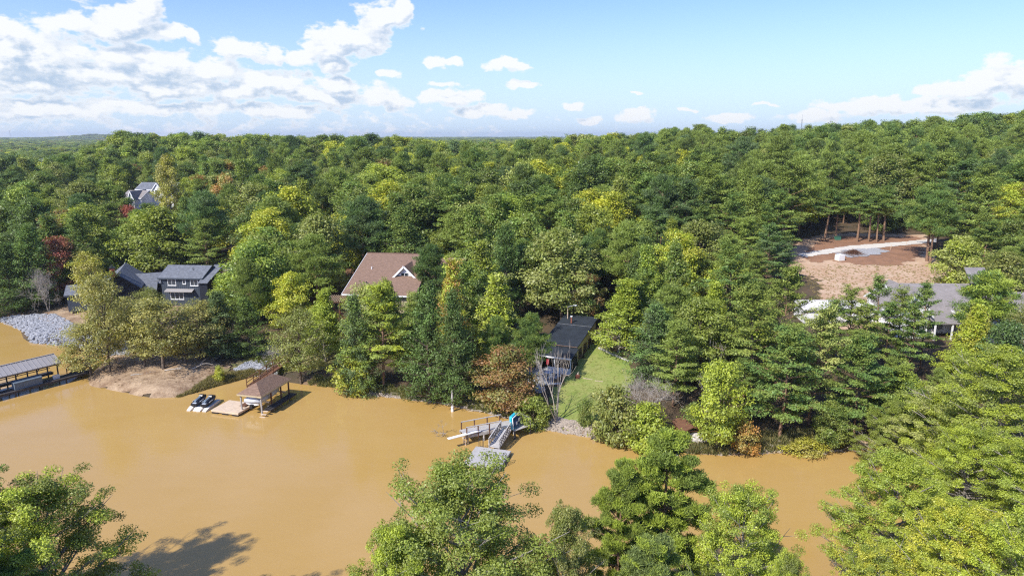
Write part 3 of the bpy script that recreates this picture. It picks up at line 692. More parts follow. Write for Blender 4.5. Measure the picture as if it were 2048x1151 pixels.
for (d0, d1, s, big) in ((60, 120, 5.8, 0), (120, 200, 7.4, 0), (200, 380, 7.8, 0), (380, 1000, 9.5, 1), (1000, 2600, 16, 2), (2600, 8000, 42, 3)):
    X, Y = jitter(-d1 * .7, d1 * .7, d0 * .7, d1, s); m_ = keep(X, Y, d0, d1); X = X[m_]; Y = Y[m_]
    if d0 < 400:
        ok = ~inside(LAKE, X, Y) & (sdist(LAKE, X, Y) > 2.0) & (Y > 60)
        for e in EXCL: ok &= ~inside(e, X, Y)
        X = X[ok]; Y = Y[ok]
    for x, y in zip(X, Y): pts.append((x, y, math.hypot(x, y), big))
T0 = np.array(TREES)
def clear_of_hand(x, y): return np.min(np.hypot(T0[:, 0] - x, T0[:, 1] - y) / np.maximum(T0[:, 2], 1)) > .8
def blocks_clearing(x, y):
    """ground between the lake houses and the dirt clearing was cut low: no tall trees there"""
    a = math.degrees(math.atan2(x, y)); D = math.hypot(x, y); return 22.6 < a < 32.5 and 100 < D < 150
near_pts = sorted([p for p in pts if p[2] < 260 and clear_of_hand(p[0], p[1]) and not blocks_clearing(p[0], p[1])], key=lambda p: p[2])
SINGLE = near_pts[:290]; MASS = near_pts[290:] + [p for p in pts if p[2] >= 260]
def zone(x, y):
    a = math.degrees(math.atan2(x, y))
    if a < -29: return 'behind the black gabled house'
    if a < -17: return 'between the grey and brown houses'
    if a < -1: return 'behind the brown roofed house'
    if a < 13: return 'on the slope behind the cabin'
    if a < 23: return 'left of the dirt clearing'
    return 'around the white walled house'
def species(x, y, u):
    """mix of kinds as the photograph shows it: hardwoods left and centre, pines right"""
    a = math.degrees(math.atan2(x, y)); D = math.hypot(x, y)
    patch = .5 + .5 * math.sin(x * .021 + 2.1 * math.sin(y * .013)) * math.cos(y * .018 + 1.3)
    pine = .32 + .5 * max(0, min(1, (a + 2) / 14))
    if D > 230 and a > 2: pine = .8
    if -15 < a < 12 and D > 200: pine = max(.15, .62 * patch)
    return 'pine' if u < pine else 'leafy'
def colour(kind, x, y):
    u = rr.random(); D = math.hypot(x, y); a = math.degrees(math.atan2(x, y))
    if kind == 'pine':
        t = G_PINE if u < .5 else (G_VIRG if u < .93 else G_DARK); t2 = G_BLUE if u < .15 else G_VIRG
    else:
        yel = .19 + (.26 if (-13 < a < 2 and D > 170) else 0) + (.1 if 5 < a < 14 and D < 150 else 0)
        if u < yel: t, t2 = G_LIME, (G_YEL if rr.random() < .35 else G_OLIVE)
        elif D > 125 and u < yel + (.05 if a < -12 else .015): t, t2 = (G_ORA if rr.random() < .6 else G_RUST), G_OLIVE
        elif u < yel + .42: t, t2 = G_OLIVE, G_MID
        elif u < yel + .6: t, t2 = G_PALE, G_OLIVE
        else: t, t2 = G_MID, G_BRT if rr.random() < .55 else G_DARK
    k_ = rr.uniform(.8, 1.2)
    return tuple(v * k_ for v in t), tuple(v * k_ for v in t2)
for (x, y, D, b_) in SINGLE:
    z = float(HG(x, y)); sp = species(x, y, rr.random()); ta, tb = colour(sp, x, y)
    if sp == 'pine':
        key = 'virginia' if (rr.random() < (.7 if x > 20 else .3)) else ('loblolly' if rr.random() < .7 else 'cedar'); nm = 'pine_tree' if key != 'cedar' else 'cedar_tree'
    else: key = rr.choice(['oak', 'oak', 'sweetgum', 'round']); nm = 'leafy_tree'
    dsh = float(sdist(LAKE, np.array([x]), np.array([y]))[0])
    H = rr.uniform(10.5, 17) * (1 + .22 * min(1, max(0, (D - 115) / 45))) * (.55 + .45 * min(1, dsh / 25))
    if b_ == 0 and 30 < x < 110 and y < 140: H *= .72
    pr = PR[key][0]; f = H / pr['H']; fx = f * rr.uniform(.85, 1.1) * (1.22 if D > 125 else 1.0)
    warm = ta[0] > ta[1] * .98
    size = 'tall' if H > 16 else ('small' if H < 11 else 'medium')
    tone = {'virginia': 'flat branched pine', 'loblolly': 'dark green pine', 'cedar': 'dense dark evergreen'}.get(key) or ('yellow tinted tree' if warm else ('bright green tree' if ta[1] > .25 else ('olive tree' if ta[0] > .12 else 'deep green tree')))
    row = 'at the front' if D < 118 else ('midway back' if D < 145 else 'deep in the wood')
    az0, az1 = [q_ for q_ in ((-41, -29), (-29, -17), (-17, -1), (-1, 13), (13, 23), (23, 41)) if q_[0] <= math.degrees(math.atan2(x, y)) <= q_[1]][0]
    u_ = (math.degrees(math.atan2(x, y)) - az0) / (az1 - az0); side_ = 'left side' if u_ < .33 else ('middle' if u_ < .67 else 'right side')
    lab = f"{size} {tone} {row} {zone(x, y)}, {side_}"
    put_tree(key, rr.randrange(9), (x, y, z - .1), fx, f, rr.uniform(0, 6.28), ta, tb, lab, 'trees ' + row + ' ' + zone(x, y), nm)

# --- distant wood: one mass of instanced trees
def gn_scatter(name, P, S, RZ, IDX, TA, TB, protos, label, kind='stuff'):
    me = bpy.data.meshes.new(name); me.vertices.add(len(P)); me.vertices.foreach_set('co', np.asarray(P, np.float32).ravel())
    def at(n_, typ, arr, key='value'):
        a = me.attributes.new(n_, typ, 'POINT'); a.data.foreach_set(key, np.asarray(arr, np.int32 if typ == 'INT' else np.float32).ravel())
    at('scl', 'FLOAT_VECTOR', S, 'vector'); at('rot', 'FLOAT_VECTOR', np.stack([0 * RZ, 0 * RZ, RZ], -1), 'vector'); at('pick', 'INT', IDX)
    if TA is not None: at('tint', 'FLOAT_VECTOR', TA, 'vector'); at('tint_b', 'FLOAT_VECTOR', TB, 'vector')
    o = bpy.data.objects.new(name, me); COL.objects.link(o); tag(o, label, None, kind=kind)
    c = bpy.data.collections.new(name + '_kinds')
    for i, p in enumerate(protos): p.name = f'{name}_kind_{i:02d}'; c.objects.link(p)
    nt = bpy.data.node_groups.new(name, 'GeometryNodeTree')
    nt.interface.new_socket('Geometry', in_out='INPUT', socket_type='NodeSocketGeometry'); nt.interface.new_socket('Geometry', in_out='OUTPUT', socket_type='NodeSocketGeometry')
    k = NG(nt); gi = k.new('NodeGroupInput'); go = k.new('NodeGroupOutput'); iop = k.new('GeometryNodeInstanceOnPoints'); ci = k.new('GeometryNodeCollectionInfo')
    ci.inputs[0].default_value = c; ci.inputs['Separate Children'].default_value = True; ci.inputs['Reset Children'].default_value = True
    def na(n_, t): q = k.new('GeometryNodeInputNamedAttribute', data_type=t); q.inputs[0].default_value = n_; return q.outputs[0]
    k.l.new(gi.outputs[0], iop.inputs['Points']); k.l.new(ci.outputs[0], iop.inputs['Instance']); iop.inputs['Pick Instance'].default_value = True
    k.l.new(na('pick', 'INT'), iop.inputs['Instance Index']); k.l.new(na('rot', 'FLOAT_VECTOR'), iop.inputs['Rotation']); k.l.new(na('scl', 'FLOAT_VECTOR'), iop.inputs['Scale'])
    k.l.new(iop.outputs[0], go.inputs[0])
    md = o.modifiers.new('scatter', 'NODES'); md.node_group = nt
    return o
def join_proto(p, name):
    """crown + trunk as one mesh for the mass"""
    import bmesh
    me = p['crown'].copy(); bm = bmesh.new(); bm.from_mesh(me); nf0 = len(bm.faces); bm.from_mesh(p['trunk']); bm.faces.ensure_lookup_table()
    me2 = bpy.data.meshes.new(name); me2.materials.append(p['crown'].materials[0]); me2.materials.append(p['trunk'].materials[0])
    for f_ in bm.faces[nf0:]: f_.material_index = 1
    bm.to_mesh(me2); bm.free(); bpy.data.meshes.remove(me)
    return bpy.data.objects.new(name, me2)
mp = [join_proto(p, 'm') for p in PR['oak'] + PR['round'] + PR['sweetgum']] ; nL = len(mp)
mp += [join_proto(p, 'm') for p in PR['loblolly'] + PR['virginia']]; nP = len(mp) - nL
mp += [join_proto(p, 'm') for p in PR['far_oak']]; nFO = 3
mp += [join_proto(p, 'm') for p in PR['far_pine']]
MX_ = np.array([p[0] for p in MASS]); MY_ = np.array([p[1] for p in MASS]); MZ_ = HG(MX_, MY_)
P = np.stack([MX_, MY_, MZ_ - .1], -1); S = np.zeros((len(MASS), 3)); I = np.zeros(len(MASS), int); TA = np.zeros((len(MASS), 3)); TB = TA.copy(); RZ = rg.uniform(0, 6.28, len(MASS))
for i, (x, y, D, b_) in enumerate(MASS):
    sp = species(x, y, rr.random()); ta, tb = colour(sp, x, y); TA[i] = ta; TB[i] = tb
    if D < 330: I[i] = rr.randrange(nL) if sp == 'leafy' else nL + rr.randrange(nP); h = rr.uniform(12.5, 20)
    else: I[i] = nL + nP + rr.randrange(3) + (3 if sp == 'pine' else 0); h = rr.uniform(14, 19.5)
    s = h / 14.5; wx = s * rr.uniform(.75, 1.35)
    if b_ == 1: wx *= 1.25
    if b_ == 2: wx *= 2.3; s *= 1.05
    if b_ == 3: wx *= 5.6; s *= 1.15
    S[i] = (wx, wx, s)
gn_scatter('distant_wood', P, S, RZ, I, TA, TB, mp, 'mixed green and yellow trees of the far wood merging toward the horizon')
print('trees', len(TREES), 'mass', len(MASS))
# ------------------------------------------------------------------ rocks
def ico(seed, n=1):
    import bmesh
    r_ = random.Random(seed); bm = bmesh.new(); bmesh.ops.create_icosphere(bm, subdivisions=n, radius=1)
    sq = (r_.uniform(.7, 1.1), r_.uniform(.6, 1), r_.uniform(.5, .85))
    for v in bm.verts:
        f = r_.uniform(.78, 1.18); v.co = Vector((v.co.x * sq[0] * f, v.co.y * sq[1] * f, v.co.z * sq[2] * f))
    me = bpy.data.meshes.new('stone'); bm.to_mesh(me); bm.free(); return me
def riprap(name, poly, m, n, s0, s1, label, line=False, wid=1.2):
    protos = []
    for i in range(5):
        me = ico(50 + i, 1); me.materials.append(m); protos.append(bpy.data.objects.new('s', me))
    P = []
    if line:
        A = [np.array(p[:2]) for p in poly]; seg = [np.linalg.norm(A[i+1]-A[i]) for i in range(len(A)-1)]; tot = sum(seg)
        for _ in range(n):
            t = rg.uniform(0, tot); i = 0
            while t > seg[i] and i < len(seg) - 1: t -= seg[i]; i += 1
            d = (A[i+1]-A[i]) / max(seg[i], 1e-6); q = A[i] + d * t + np.array([-d[1], d[0]]) * rg.uniform(-.25, wid)
            P.append(q)
    else:
        A = np.array([(p[0], p[1]) for p in poly]); lo, hi = A.min(0), A.max(0)
        while len(P) < n:
            q = rg.uniform(lo, hi, (n, 2)); q = q[inside(A, q[:, 0], q[:, 1])]; P += list(q)
        P = P[:n]
    P = np.array(P); z = np.maximum(HG(P[:, 0], P[:, 1]), -.12); s = rg.uniform(s0, s1, len(P)) * rg.choice([.7, 1, 1, 1.3], len(P))
    S = np.stack([s, s, s * .85], -1)
    gn_scatter(name, np.stack([P[:, 0], P[:, 1], z + s * .28], -1), S, rg.uniform(0, 6.28, len(P)), rg.integers(0, 5, len(P)), None, None, protos, label)
riprap('riprap', gp([(0,636),(60,630),(110,628),(150,650),(200,672),(255,682),(262,712),(225,712),(190,699),(140,694),(62,686),(44,660),(0,644)]), ROCK, 3800, .16, .36, 'pale grey rock armour along the cove at the left frame edge')
riprap('riprap', gp([(508,698),(530,690),(568,694),(580,712),(545,716),(512,710)]), ROCK, 900, .16, .32, 'upper heap of grey stones on the grass behind the brown boathouse')
riprap('riprap', gp([(470,738),(500,722),(545,725),(560,745),(545,752),(500,752),(478,752)]), ROCK, 1100, .16, .34, 'lower heap of grey stones at the waterline by the brown boathouse')
riprap('riprap', gp([(700,778),(730,789),(780,792),(840,800),(900,808),(950,818),(1000,830),(1040,842)]), TANROCK, 1100, .1, .3, 'tan stones lining the waterline below the dark evergreens', True)
riprap('riprap', gp([(1065,851),(1090,857),(1140,866),(1180,872),(1210,878)]), TANROCK, 1000, .12, .32, 'tan stones edging the water below the lawn', True, 1.9)
riprap('riprap', gp([(1370,902),(1440,906),(1500,905),(1560,902),(1640,903),(1700,897)]), TANROCK, 700, .08, .34, 'broken stones and rubble on the right hand mud bank', True, 1.8)
drape('mud_bank', gp([(1355,903),(1380,868),(1440,880),(1560,885),(1700,868),(1745,880),(1740,894),(1640,906),(1560,904),(1440,909)]), SAND, .10)
def boulder(px, py, s, label, seed=3):
    me = ico(seed, 3); me.materials.append(BOULD); o = bpy.data.objects.new('boulder', me); COL.objects.link(o); p = PG(px, py); o.location = p + Vector((0, 0, s * .3)); o.scale = (s, s * .8, s * .8); tag(o, label, 'boulder')
boulder(1079, 782, 1.0, 'large pale rounded boulder between the russet tree and the dead tree', 4)
boulder(1398, 880, 1.1, 'white grey boulder beside the brick boat shed', 5)
boulder(1413, 884, .8, 'smaller white boulder on the water side of the boat shed boulder', 6)
# wet mud margin under the shore trees
sh_ = [np.array(W(x, y)[:2]) for x, y in far_px[19:]]
def offs(P_, d_):
    o_ = []
    for i in range(len(P_)):
        t_ = unit(P_[min(i+1, len(P_)-1)] - P_[max(i-1, 0)]); o_.append(P_[i] + np.array([-t_[1], t_[0]]) * d_)
    return o_
drape('mud_margin', offs(sh_, -.7) + offs(sh_, 1.5)[::-1], mat('wet_mud', (.20, .125, .065), .6, .35, 1.2, .6, 6, spec=.5), .07, step=.4, rag=.35)
for i_, (px_, py_, a_, L_) in enumerate(((735,789,2.6,2.6),(860,803,.4,2.2),(965,822,2.8,2.4),(1265,889,2.9,2.2),(1475,906,.3,3.2),(1545,903,2.7,2.6),(1660,901,.2,3.4))):
    dw = branchy(160+i_, L_, .4, 2, .08, .9, 2, .6, n=5); o = bpy.data.objects.new('driftwood', dw['trunk']); COL.objects.link(o); q_ = W(px_, py_, .15); o.location = q_; o.rotation_euler = (0, 1.42, a_)
    tag(o, 'fallen branch at the waterline ' + ['under the yellow tinted shrub','under the tallest dark evergreens','left of the swimming pier','under the lawn corner bush','right of the brick boat shed','under the largest layered pine','near the end of the cove'][i_], 'driftwood')
# low growth: reeds and weeds
def weeds(name, poly, n, h, ta, tb, label, line=False, wid=1.5):
    pr = []
    for i in range(3):
        r_ = np.random.default_rng(70 + i); N = 60; b0 = r_.normal(0, .28, (N, 3)) * [1, 1, 0]; d = unit(r_.normal(0, .35, (N, 3)) + [0, 0, 1]); L = r_.uniform(.4, 1, N)[:, None]
        w = unit(np.cross(d, r_.normal(size=(N, 3)))) * .035
        V = np.stack([b0 - w, b0 + d * L * .6 - w * .9, b0 + d * L + r_.normal(0, .06, (N, 3)), b0 + w], 1).reshape(-1, 3)
        me = fast_mesh('tuft', V, np.arange(N * 4).reshape(-1, 4), LEAF, {'lv': r_.uniform(0, 1, N), 'cv': r_.uniform(0, 1, N)}); pr.append(bpy.data.objects.new('t', me))
    if line:
        A = [np.array(p[:2]) for p in poly]; P = []
        for _ in range(n):
            i = rg.integers(0, len(A) - 1); t = rg.uniform(); d = unit(A[i+1] - A[i]); P.append(A[i] + (A[i+1]-A[i]) * t + np.array([-d[1], d[0]]) * rg.uniform(-.1, wid))
    else:
        A = np.array([(p[0], p[1]) for p in poly]); lo, hi = A.min(0), A.max(0); P = []
        while len(P) < n:
            q = rg.uniform(lo, hi, (n, 2)); q = q[inside(A, q[:, 0], q[:, 1])]; P += list(q)
        P = P[:n]
    P = np.array(P); n = len(P); z = HG(P[:, 0], P[:, 1]); s = rg.uniform(.6, 1.3, n) * h
    TA = np.array([ta] * n) * rg.uniform(.7, 1.2, (n, 1)); TB = np.array([tb] * n) * rg.uniform(.7, 1.2, (n, 1))
    gn_scatter(name, np.stack([P[:, 0], P[:, 1], z], -1), np.stack([s, s, s], -1), rg.uniform(0, 6.28, n), rg.integers(0, 3, n), TA, TB, pr, label)
weeds('grass_tufts', gp([(380,785),(430,752),(500,742),(545,745),(500,753),(440,770),(352,798)]), 1400, .55, (.26,.24,.07), (.34,.28,.13), 'dry reeds and grass along the point beside the jet skis')
weeds('grass_tufts', gp([(186,745),(250,705),(430,715),(440,745),(400,775),(240,775)]), 700, .22, (.16,.10,.05), (.24,.15,.08), 'brown litter and dead stems on the sandy point')
for i_,(px_,py_,a_) in enumerate(((262,752,.3),(330,742,-.2),(385,738,.15))):
    dw = branchy(60+i_, 3.2, .35, 2, .11, .9, 2, .6, n=5); o = bpy.data.objects.new('driftwood', dw['trunk']); COL.objects.link(o); q_ = PG(px_, py_); o.location = q_ + Vector((0,0,.15)); o.rotation_euler = (0, 1.48, a_); tag(o, ['fallen grey branch on the sandy point nearest the dock walkway','fallen branch lying under the big ochre tree','fallen branch at the dark end of the sandy point'][i_], 'driftwood')
weeds('grass_tufts', gp([(490,716),(560,712),(620,740),(560,748),(500,722)]), 900, .45, (.16,.20,.04), (.24,.23,.06), 'green grass between the two heaps of grey stones')
weeds('grass_tufts', gp([(1180,690),(1212,693),(1262,722),(1268,760),(1246,800),(1215,850),(1190,868),(1130,860),(1100,846),(1100,790),(1140,748)]), 2600, .16, (.17,.20,.035), (.26,.25,.06), 'short mown grass of the lawn')
weeds('grass_tufts', gp([(620,768),(700,777),(780,791),(900,807),(1000,829),(1090,856)]), 900, .6, (.17,.20,.05), (.3,.27,.1), 'weeds along the waterline under the shore trees', True)
weeds('grass_tufts', gp([(1370,903),(1440,907),(1560,902),(1700,897)]), 900, .7, (.17,.19,.06), (.33,.28,.12), 'dry weeds on the right hand mud bank', True, 2.4)
weeds('grass_tufts', gp([(1570,540),(1640,530),(1850,530),(1920,590),(1700,640),(1640,600)]), 1500, .25, (.45,.36,.18), (.4,.32,.15), 'sparse dry straw tufts on the dirt slope')

# ------------------------------------------------------------------ boats and docks
def frame(a, b):
    """angle of the world direction a->b"""
    return math.atan2(b[1] - a[1], b[0] - a[0])
# brown boathouse: local x across (front eave), y along toward the shore
A = W(472.6, 787.7, 2.7); B = W(522, 792.6, 2.7); C_ = W(583, 756.2, 2.7)
rz = frame(B, C_) - math.pi / 2; wdt = (B - A).length; ln = (C_ - B).length
o0 = B - Matrix.Rotation(rz, 3, 'Z') @ Vector((wdt / 2, 0, 0)); bh = thing('boathouse', (o0.x, o0.y, 0), rz, 'open boathouse with brown hipped shingle roof over a covered boat', 'boathouse')
w2 = wdt / 2; ez = 2.7; rzh = 3.85
ins_ = w2 * .95
rp = [(-w2,0,ez),(w2,0,ez),(w2,ln,ez),(-w2,ln,ez),(0,ins_,rzh),(0,ln-ins_,rzh)]
m_ = MB(); m_.v = list(rp) + [(p[0], p[1], p[2]-.14) for p in rp]
m_.f = [(0,1,4),(1,2,5,4),(2,3,5),(3,0,4,5),(6,10,7),(7,10,11,8),(8,11,9),(9,11,10,6),(0,6,7,1),(1,7,8,2),(2,8,9,3),(3,9,6,0)]
m_.build('roof', BRNROOF, bh)
m_ = MB(); 
for a, b_ in (((-w2,0),(w2,0)),((w2,0),(w2,ln)),((w2,ln),(-w2,ln)),((-w2,ln),(-w2,0))): m_.beam((a[0],a[1],ez-.12),(b_[0],b_[1],ez-.12),.06,.2)
m_.build('fascia', TANSIDE, bh)
for x in (-w2+.3, w2-.3):
    for i, y in enumerate((.35, ln*.36, ln*.68, ln-.4)): MB().tube((x,y,-1.2),(x,y,ez-.12),.11,n=8).build('post', BRNWOOD if y > 1 else GREYWOOD, bh)
for x in (-w2+.3, w2-.3): MB().beam((x,.2,ez-.28),(x,ln-.2,ez-.28),.12,.22).build('roof_beam', BRNWOOD, bh)
m_ = MB()
n_ = int(ln / .16)
for i in range(n_): m_.box((w2+.2, .9+i*.16*(ln-.9)/ln, .62+random.uniform(-.006,.006)), (1.0,.14,.05))
d_ = m_.build('side_walkway', DKWOOD, bh)
MB().box((w2+.2, ln/2+.5, .5), (.9, ln-1.0, .14)).build('walkway_joist', DKWOOD, bh)
m_ = MB()
for i in range(int((ln-1)/.16)): m_.box((-w2-.15, 1.1+i*.16, .62), (.8,.14,.05))
m_.build('side_walkway', BRNWOOD, bh)
for y in (2.0, ln-1.2): MB().beam((-w2+.3,y,1.15),(w2-.3,y,1.15),.14,.2).build('lift_beam', STEEL, bh)
for i, (y, z) in enumerate(((.1,.25),(.45,.55),(-.2,-.02))): MB().box((w2+.1,y,z),(.8,.28,.06)).build('step', NEWWOOD, bh)
# boat on the lift
bt = thing('covered_boat', (o0.x, o0.y, 0), rz, 'boat under a pale grey cover hanging in the brown boathouse', 'boat')
def hull_rings(L, Wd, Ht, y0, z0, k=9, bow=1):
    R = []
    for i in range(k):
        t = i / (k - 1); ww = Wd / 2 * (1 - max(0, (t - .45) / .55) ** 2.2 * .95); zk = z0 + Ht * .55 * max(0, (t - .5) / .5) ** 2
        R.append([(-ww, y0 + L*t, z0+Ht), (-ww*.92, y0+L*t, z0+Ht*.35), (0, y0+L*t, zk), (ww*.92, y0+L*t, z0+Ht*.35), (ww, y0+L*t, z0+Ht)])
    return R
MB().loft(hull_rings(5.8, 2.1, .8, .55, 1.0)).build('hull', HULL, bt)
R = []
for i in range(10):
    t = i / 9; y = .45 + 6.0 * t; ww = 1.12 * (1 - max(0, (t - .45) / .55) ** 2.4 * .9); hh = .25 + .5 * math.sin(math.pi * min(1, .25 + t * .8)) ** .8
    R.append([(-ww-.02,y,1.45),(-ww,y,1.85),(-ww*.6,y,1.85+hh*.6),(0,y,1.85+hh),(ww*.6,y,1.85+hh*.6),(ww,y,1.85),(ww+.02,y,1.45)])
MB().loft(R).build('cover', TARP, bt, smooth=True)
MB().box((.0,.35,1.05),(.4,.3,.5)).build('outboard_motor', BLACKP, bt)
# gangway to the shore, brown, with railings
def ramp(name, p, q, wd, label, m, cat='gangway', railh=.95, nb=6, rail=True, planks=True, bal=False):
    p = Vector(p); q = Vector(q); rz_ = frame(p, q) - math.pi/2; r = thing(name, (p.x, p.y, 0), rz_, label, cat); L = math.hypot(q.x-p.x, q.y-p.y)
    n = max(3, int(L / .17)); m_ = MB()
    for i in range(n):
        t = (i + .5) / n; z = p.z + (q.z - p.z) * t; m_.box((0, L*t, z + random.uniform(-.005,.005)), (wd, L/n*.88, .045), tilt=Matrix.Rotation(math.atan2(q.z-p.z, L), 3, 'X'))
    m_.build('decking', m, r)
    for x in (-wd/2+.04, wd/2-.04): MB().beam((x,0,p.z-.13),(x,L,q.z-.13),.07,.2).build('stringer', m, r)
    if rail:
        for x in (-wd/2, wd/2):
            MB().beam((x,0,p.z+railh),(x,L,q.z+railh),.11,.06).build('handrail', m, r)
            MB().beam((x,0,p.z+railh*.5),(x,L,q.z+railh*.5),.05,.09).build('mid_rail', m, r)
            for i in range(nb):
                t = i/(nb-1); z = p.z+(q.z-p.z)*t; MB().box((x,.05+(L-.1)*t,z+railh/2-.1),(.09,.09,railh+.1)).build('rail_post', m, r)
    return r
g0 = W(500,772,.75); g1 = PG(566,738); g1.z += 1.0
ramp('gangway', g0, g1, 1.15, 'brown railed gangway climbing from the boathouse to the bank', BRNWOOD)
g1b = Vector((g1.x, g1.y, g1.z)); g2 = PG(575, 728); g2.z += 1.5
ramp('stairway', g1b + Vector((.2,.3,.05)), g2, 1.1, 'short brown stair at the bank end of the boathouse gangway', BRNWOOD, 'stairs', nb=3)
g3 = W(470,797,.62)
# floating platform beside the boathouse
def corner_frame(pa, pb, pc, z):
    a = W(*pa, z); b_ = W(*pb, z); c = W(*pc, z); return a, b_, c
def float_deck(name, A, B, C2, z, label, m, planks_along, floats=BLACKP, cat='floating dock'):
    """A->B one edge, B->C2 the next"""
    rz_ = frame(A, B); r = thing(name, (A.x, A.y, 0), rz_, label, cat); L = (B-A).length; Wd = (C2-B).dot(Matrix.Rotation(rz_,3,'Z') @ Vector((0,1,0))); s = 1 if Wd > 0 else -1; Wd = abs(Wd)
    m_ = MB()
    if planks_along:
        n = int(Wd/.15)
        for i in range(n): m_.box((L/2, s*(i+.5)*Wd/n, z+random.uniform(-.006,.006)), (L, Wd/n*.93, .045))
    else:
        n = int(L/.15)
        for i in range(n): m_.box(((i+.5)*L/n, s*Wd/2, z+random.uniform(-.006,.006)), (L/n*.93, Wd, .045))
    m_.build('decking', m, r)
    for a, b_ in (((0,0),(L,0)),((L,0),(L,Wd)),((L,Wd),(0,Wd)),((0,Wd),(0,0))): MB().beam((a[0],s*a[1],z-.12),(b_[0],s*b_[1],z-.12),.06,.22).build('rim_board', m, r)
    for i in range(3):
        for j in (.08,.5,.92): MB().box((L*(.12+.38*i), s*Wd*j, z-.36), (.9,.6,.36)).build('float_block', floats, r)
    return r, L, Wd, s
fa = W(422.6,819,.45); fb = W(476,826,.45); fc = W(501.6,805,.45)
r, L, Wd, s = float_deck('floating_dock', fa, fb, fc, .45, 'pale timber floating dock between jet skis and brown boathouse', NEWWOOD, True)
# jet skis on white drive on floats
def jetski(i, px, py, label):
    p = W(px, py, .0); rz_ = frame(fb, fc) - math.pi/2
    fl = thing('floating_ramp', (p.x, p.y, 0), rz_, ['leftmost white drive on float carrying a jet ski','white drive on float between jet ski and timber dock'][i], 'floating ramp', 'white jet ski ramps')
    for sx in (-.42,.42):
        MB().loft([[(sx-.24,0,.02),(sx+.24,0,.02),(sx+.24,0,.12),(sx-.24,0,.12)],[(sx-.3,.8,-.1),(sx+.3,.8,-.1),(sx+.3,.8,.33),(sx-.3,.8,.33)],[(sx-.3,3.7,-.1),(sx+.3,3.7,-.1),(sx+.3,3.7,.33),(sx-.3,3.7,.33)]]).build('float_pontoon', FLOATM, fl)
    MB().box((0,2.2,.05),(.4,2.9,.3)).build('float_centre', FLOATM, fl)
    j = thing('jet_ski', (p.x, p.y, 0), rz_, label, 'jet ski', 'two parked jet skis')
    j.location = Vector((p.x, p.y, 0)) + Matrix.Rotation(rz_,3,'Z') @ Vector((0,.6,.28))
    R = []
    for t, ww, zt, zb in ((0,.42,.42,.12),(.15,.5,.48,.06),(.4,.54,.55,.02),(.65,.52,.62,.03),(.82,.4,.66,.14),(.94,.2,.66,.32),(1,.05,.62,.48)):
        y = 3.1*t; R.append([(-ww,y,zt),(-ww,y,zt-.12),(-ww*.55,y,zb+.05),(0,y,zb),(ww*.55,y,zb+.05),(ww,y,zt-.12),(ww,y,zt),(ww*.7,y,zt+.05),(-ww*.7,y,zt+.05)])
    MB().loft(R).build('hull', BLACKP, j, smooth=False)
    R = []
    for t, ww, h in ((.12,.16,.2),(.2,.2,.34),(.42,.19,.36),(.55,.17,.46),(.6,.1,.3)):
        y = 3.1*t; R.append([(-ww,y,.45),(ww,y,.45),(ww*.75,y,.5+h),(-ww*.75,y,.5+h)])
    MB().loft(R).build('seat', BLUEGREY, j)
    R = []
    for t, ww, h in ((.56,.3,.1),(.64,.38,.42),(.74,.36,.4),(.88,.25,.16),(.97,.08,.02)):
        y = 3.1*t; R.append([(-ww,y,.55),(ww,y,.55),(ww*.6,y,.62+h),(-ww*.6,y,.62+h)])
    MB().loft(R).build('hood', BLACKP, j)
    MB().tube((-.4,1.93,1.1),(.4,1.93,1.1),.035).build('handlebar', BLACKP, j)
    MB().box((-.5,1.2,.56),(.04,1.0,.07)).box((.5,1.2,.56),(.04,1.0,.07)).box((0,.35,.5),(.5,.35,.06)).build('trim_stripe', TARP, j)
jetski(0, 383, 822, 'left jet ski, black and grey blue, on a white float')
jetski(1, 402, 823.5, 'right jet ski, black and grey blue, next to the timber dock')
# ---- left covered dock
E1 = W(122.5,724.3,3.0); E0 = W(0,754,3.0); rz = frame(E0, E1)
cd = thing('covered_dock', (E1.x, E1.y, 0), rz, 'long dark dock with low grey metal gable roof at the left frame edge', 'covered dock')
inv = Matrix.Rotation(-rz, 3, 'Z')
LR = 17.0; Rg = W(105.3,707.3,3.95); rl = inv @ (Rg - E1); hw = max(1.9, rl.y); rx = 0
pr_ = [(0,0,3.0),(-LR,0,3.0),(-LR,hw,3.95),(0,hw,3.95),(0,2*hw,3.0),(-LR,2*hw,3.0)]
m_ = MB(); m_.slab([pr_[1],pr_[0],pr_[3],pr_[2]], .08); m_.slab([pr_[2],pr_[3],pr_[4],pr_[5]], .08); m_.build('roof', METALROOF, cd)
for i in range(28):
    x = -i*.61-.02; MB().beam((x,0.0,3.03),(x,hw,3.98),.035,.04).build('roof_seam', METALROOF, cd)
MB().beam((-LR,hw,3.99),(0,hw,3.99),.22,.05).build('ridge_cap', METALROOF, cd)
MB().beam((-LR,.08,2.86),(0,.08,2.86),.08,.2).build('fascia', DKWOOD, cd)
for i in range(7):
    x = -.5 - i*2.6
    for y in (.3, 2*hw-.3):
        MB().box((x,y,.9),(.15,.15,4.1)).build('post', DKWOOD, cd)
    MB().beam((x,.3,2.4),(x+.5,.3,2.85),.08,.08).build('brace', DKWOOD, cd)
for (y0, y1, x0) in ((-.9,.75,3.2),(2*hw-.9,2*hw+.2,0)):
    m_ = MB()
    for i in range(int((LR+x0)/.16)): m_.box((x0-i*.16, (y0+y1)/2, .8+random.uniform(-.006,.006)), (.14, y1-y0, .05))
    m_.build('decking', DKWOOD, cd)
    MB().beam((x0,y0+.05,.66),(-LR,y0+.05,.66),.06,.22).build('joist', DKWOOD, cd)
for z in (1.3,1.75): MB().beam((-9.0,2*hw+.15,z),(0,2*hw+.15,z),.06,.1).build('rail', DKWOOD, cd)
for i in range(6): MB().tube((-i*3.2,-.8,-1),(-i*3.2,-.8,.75),.12).build('pile', DKWOOD, cd)
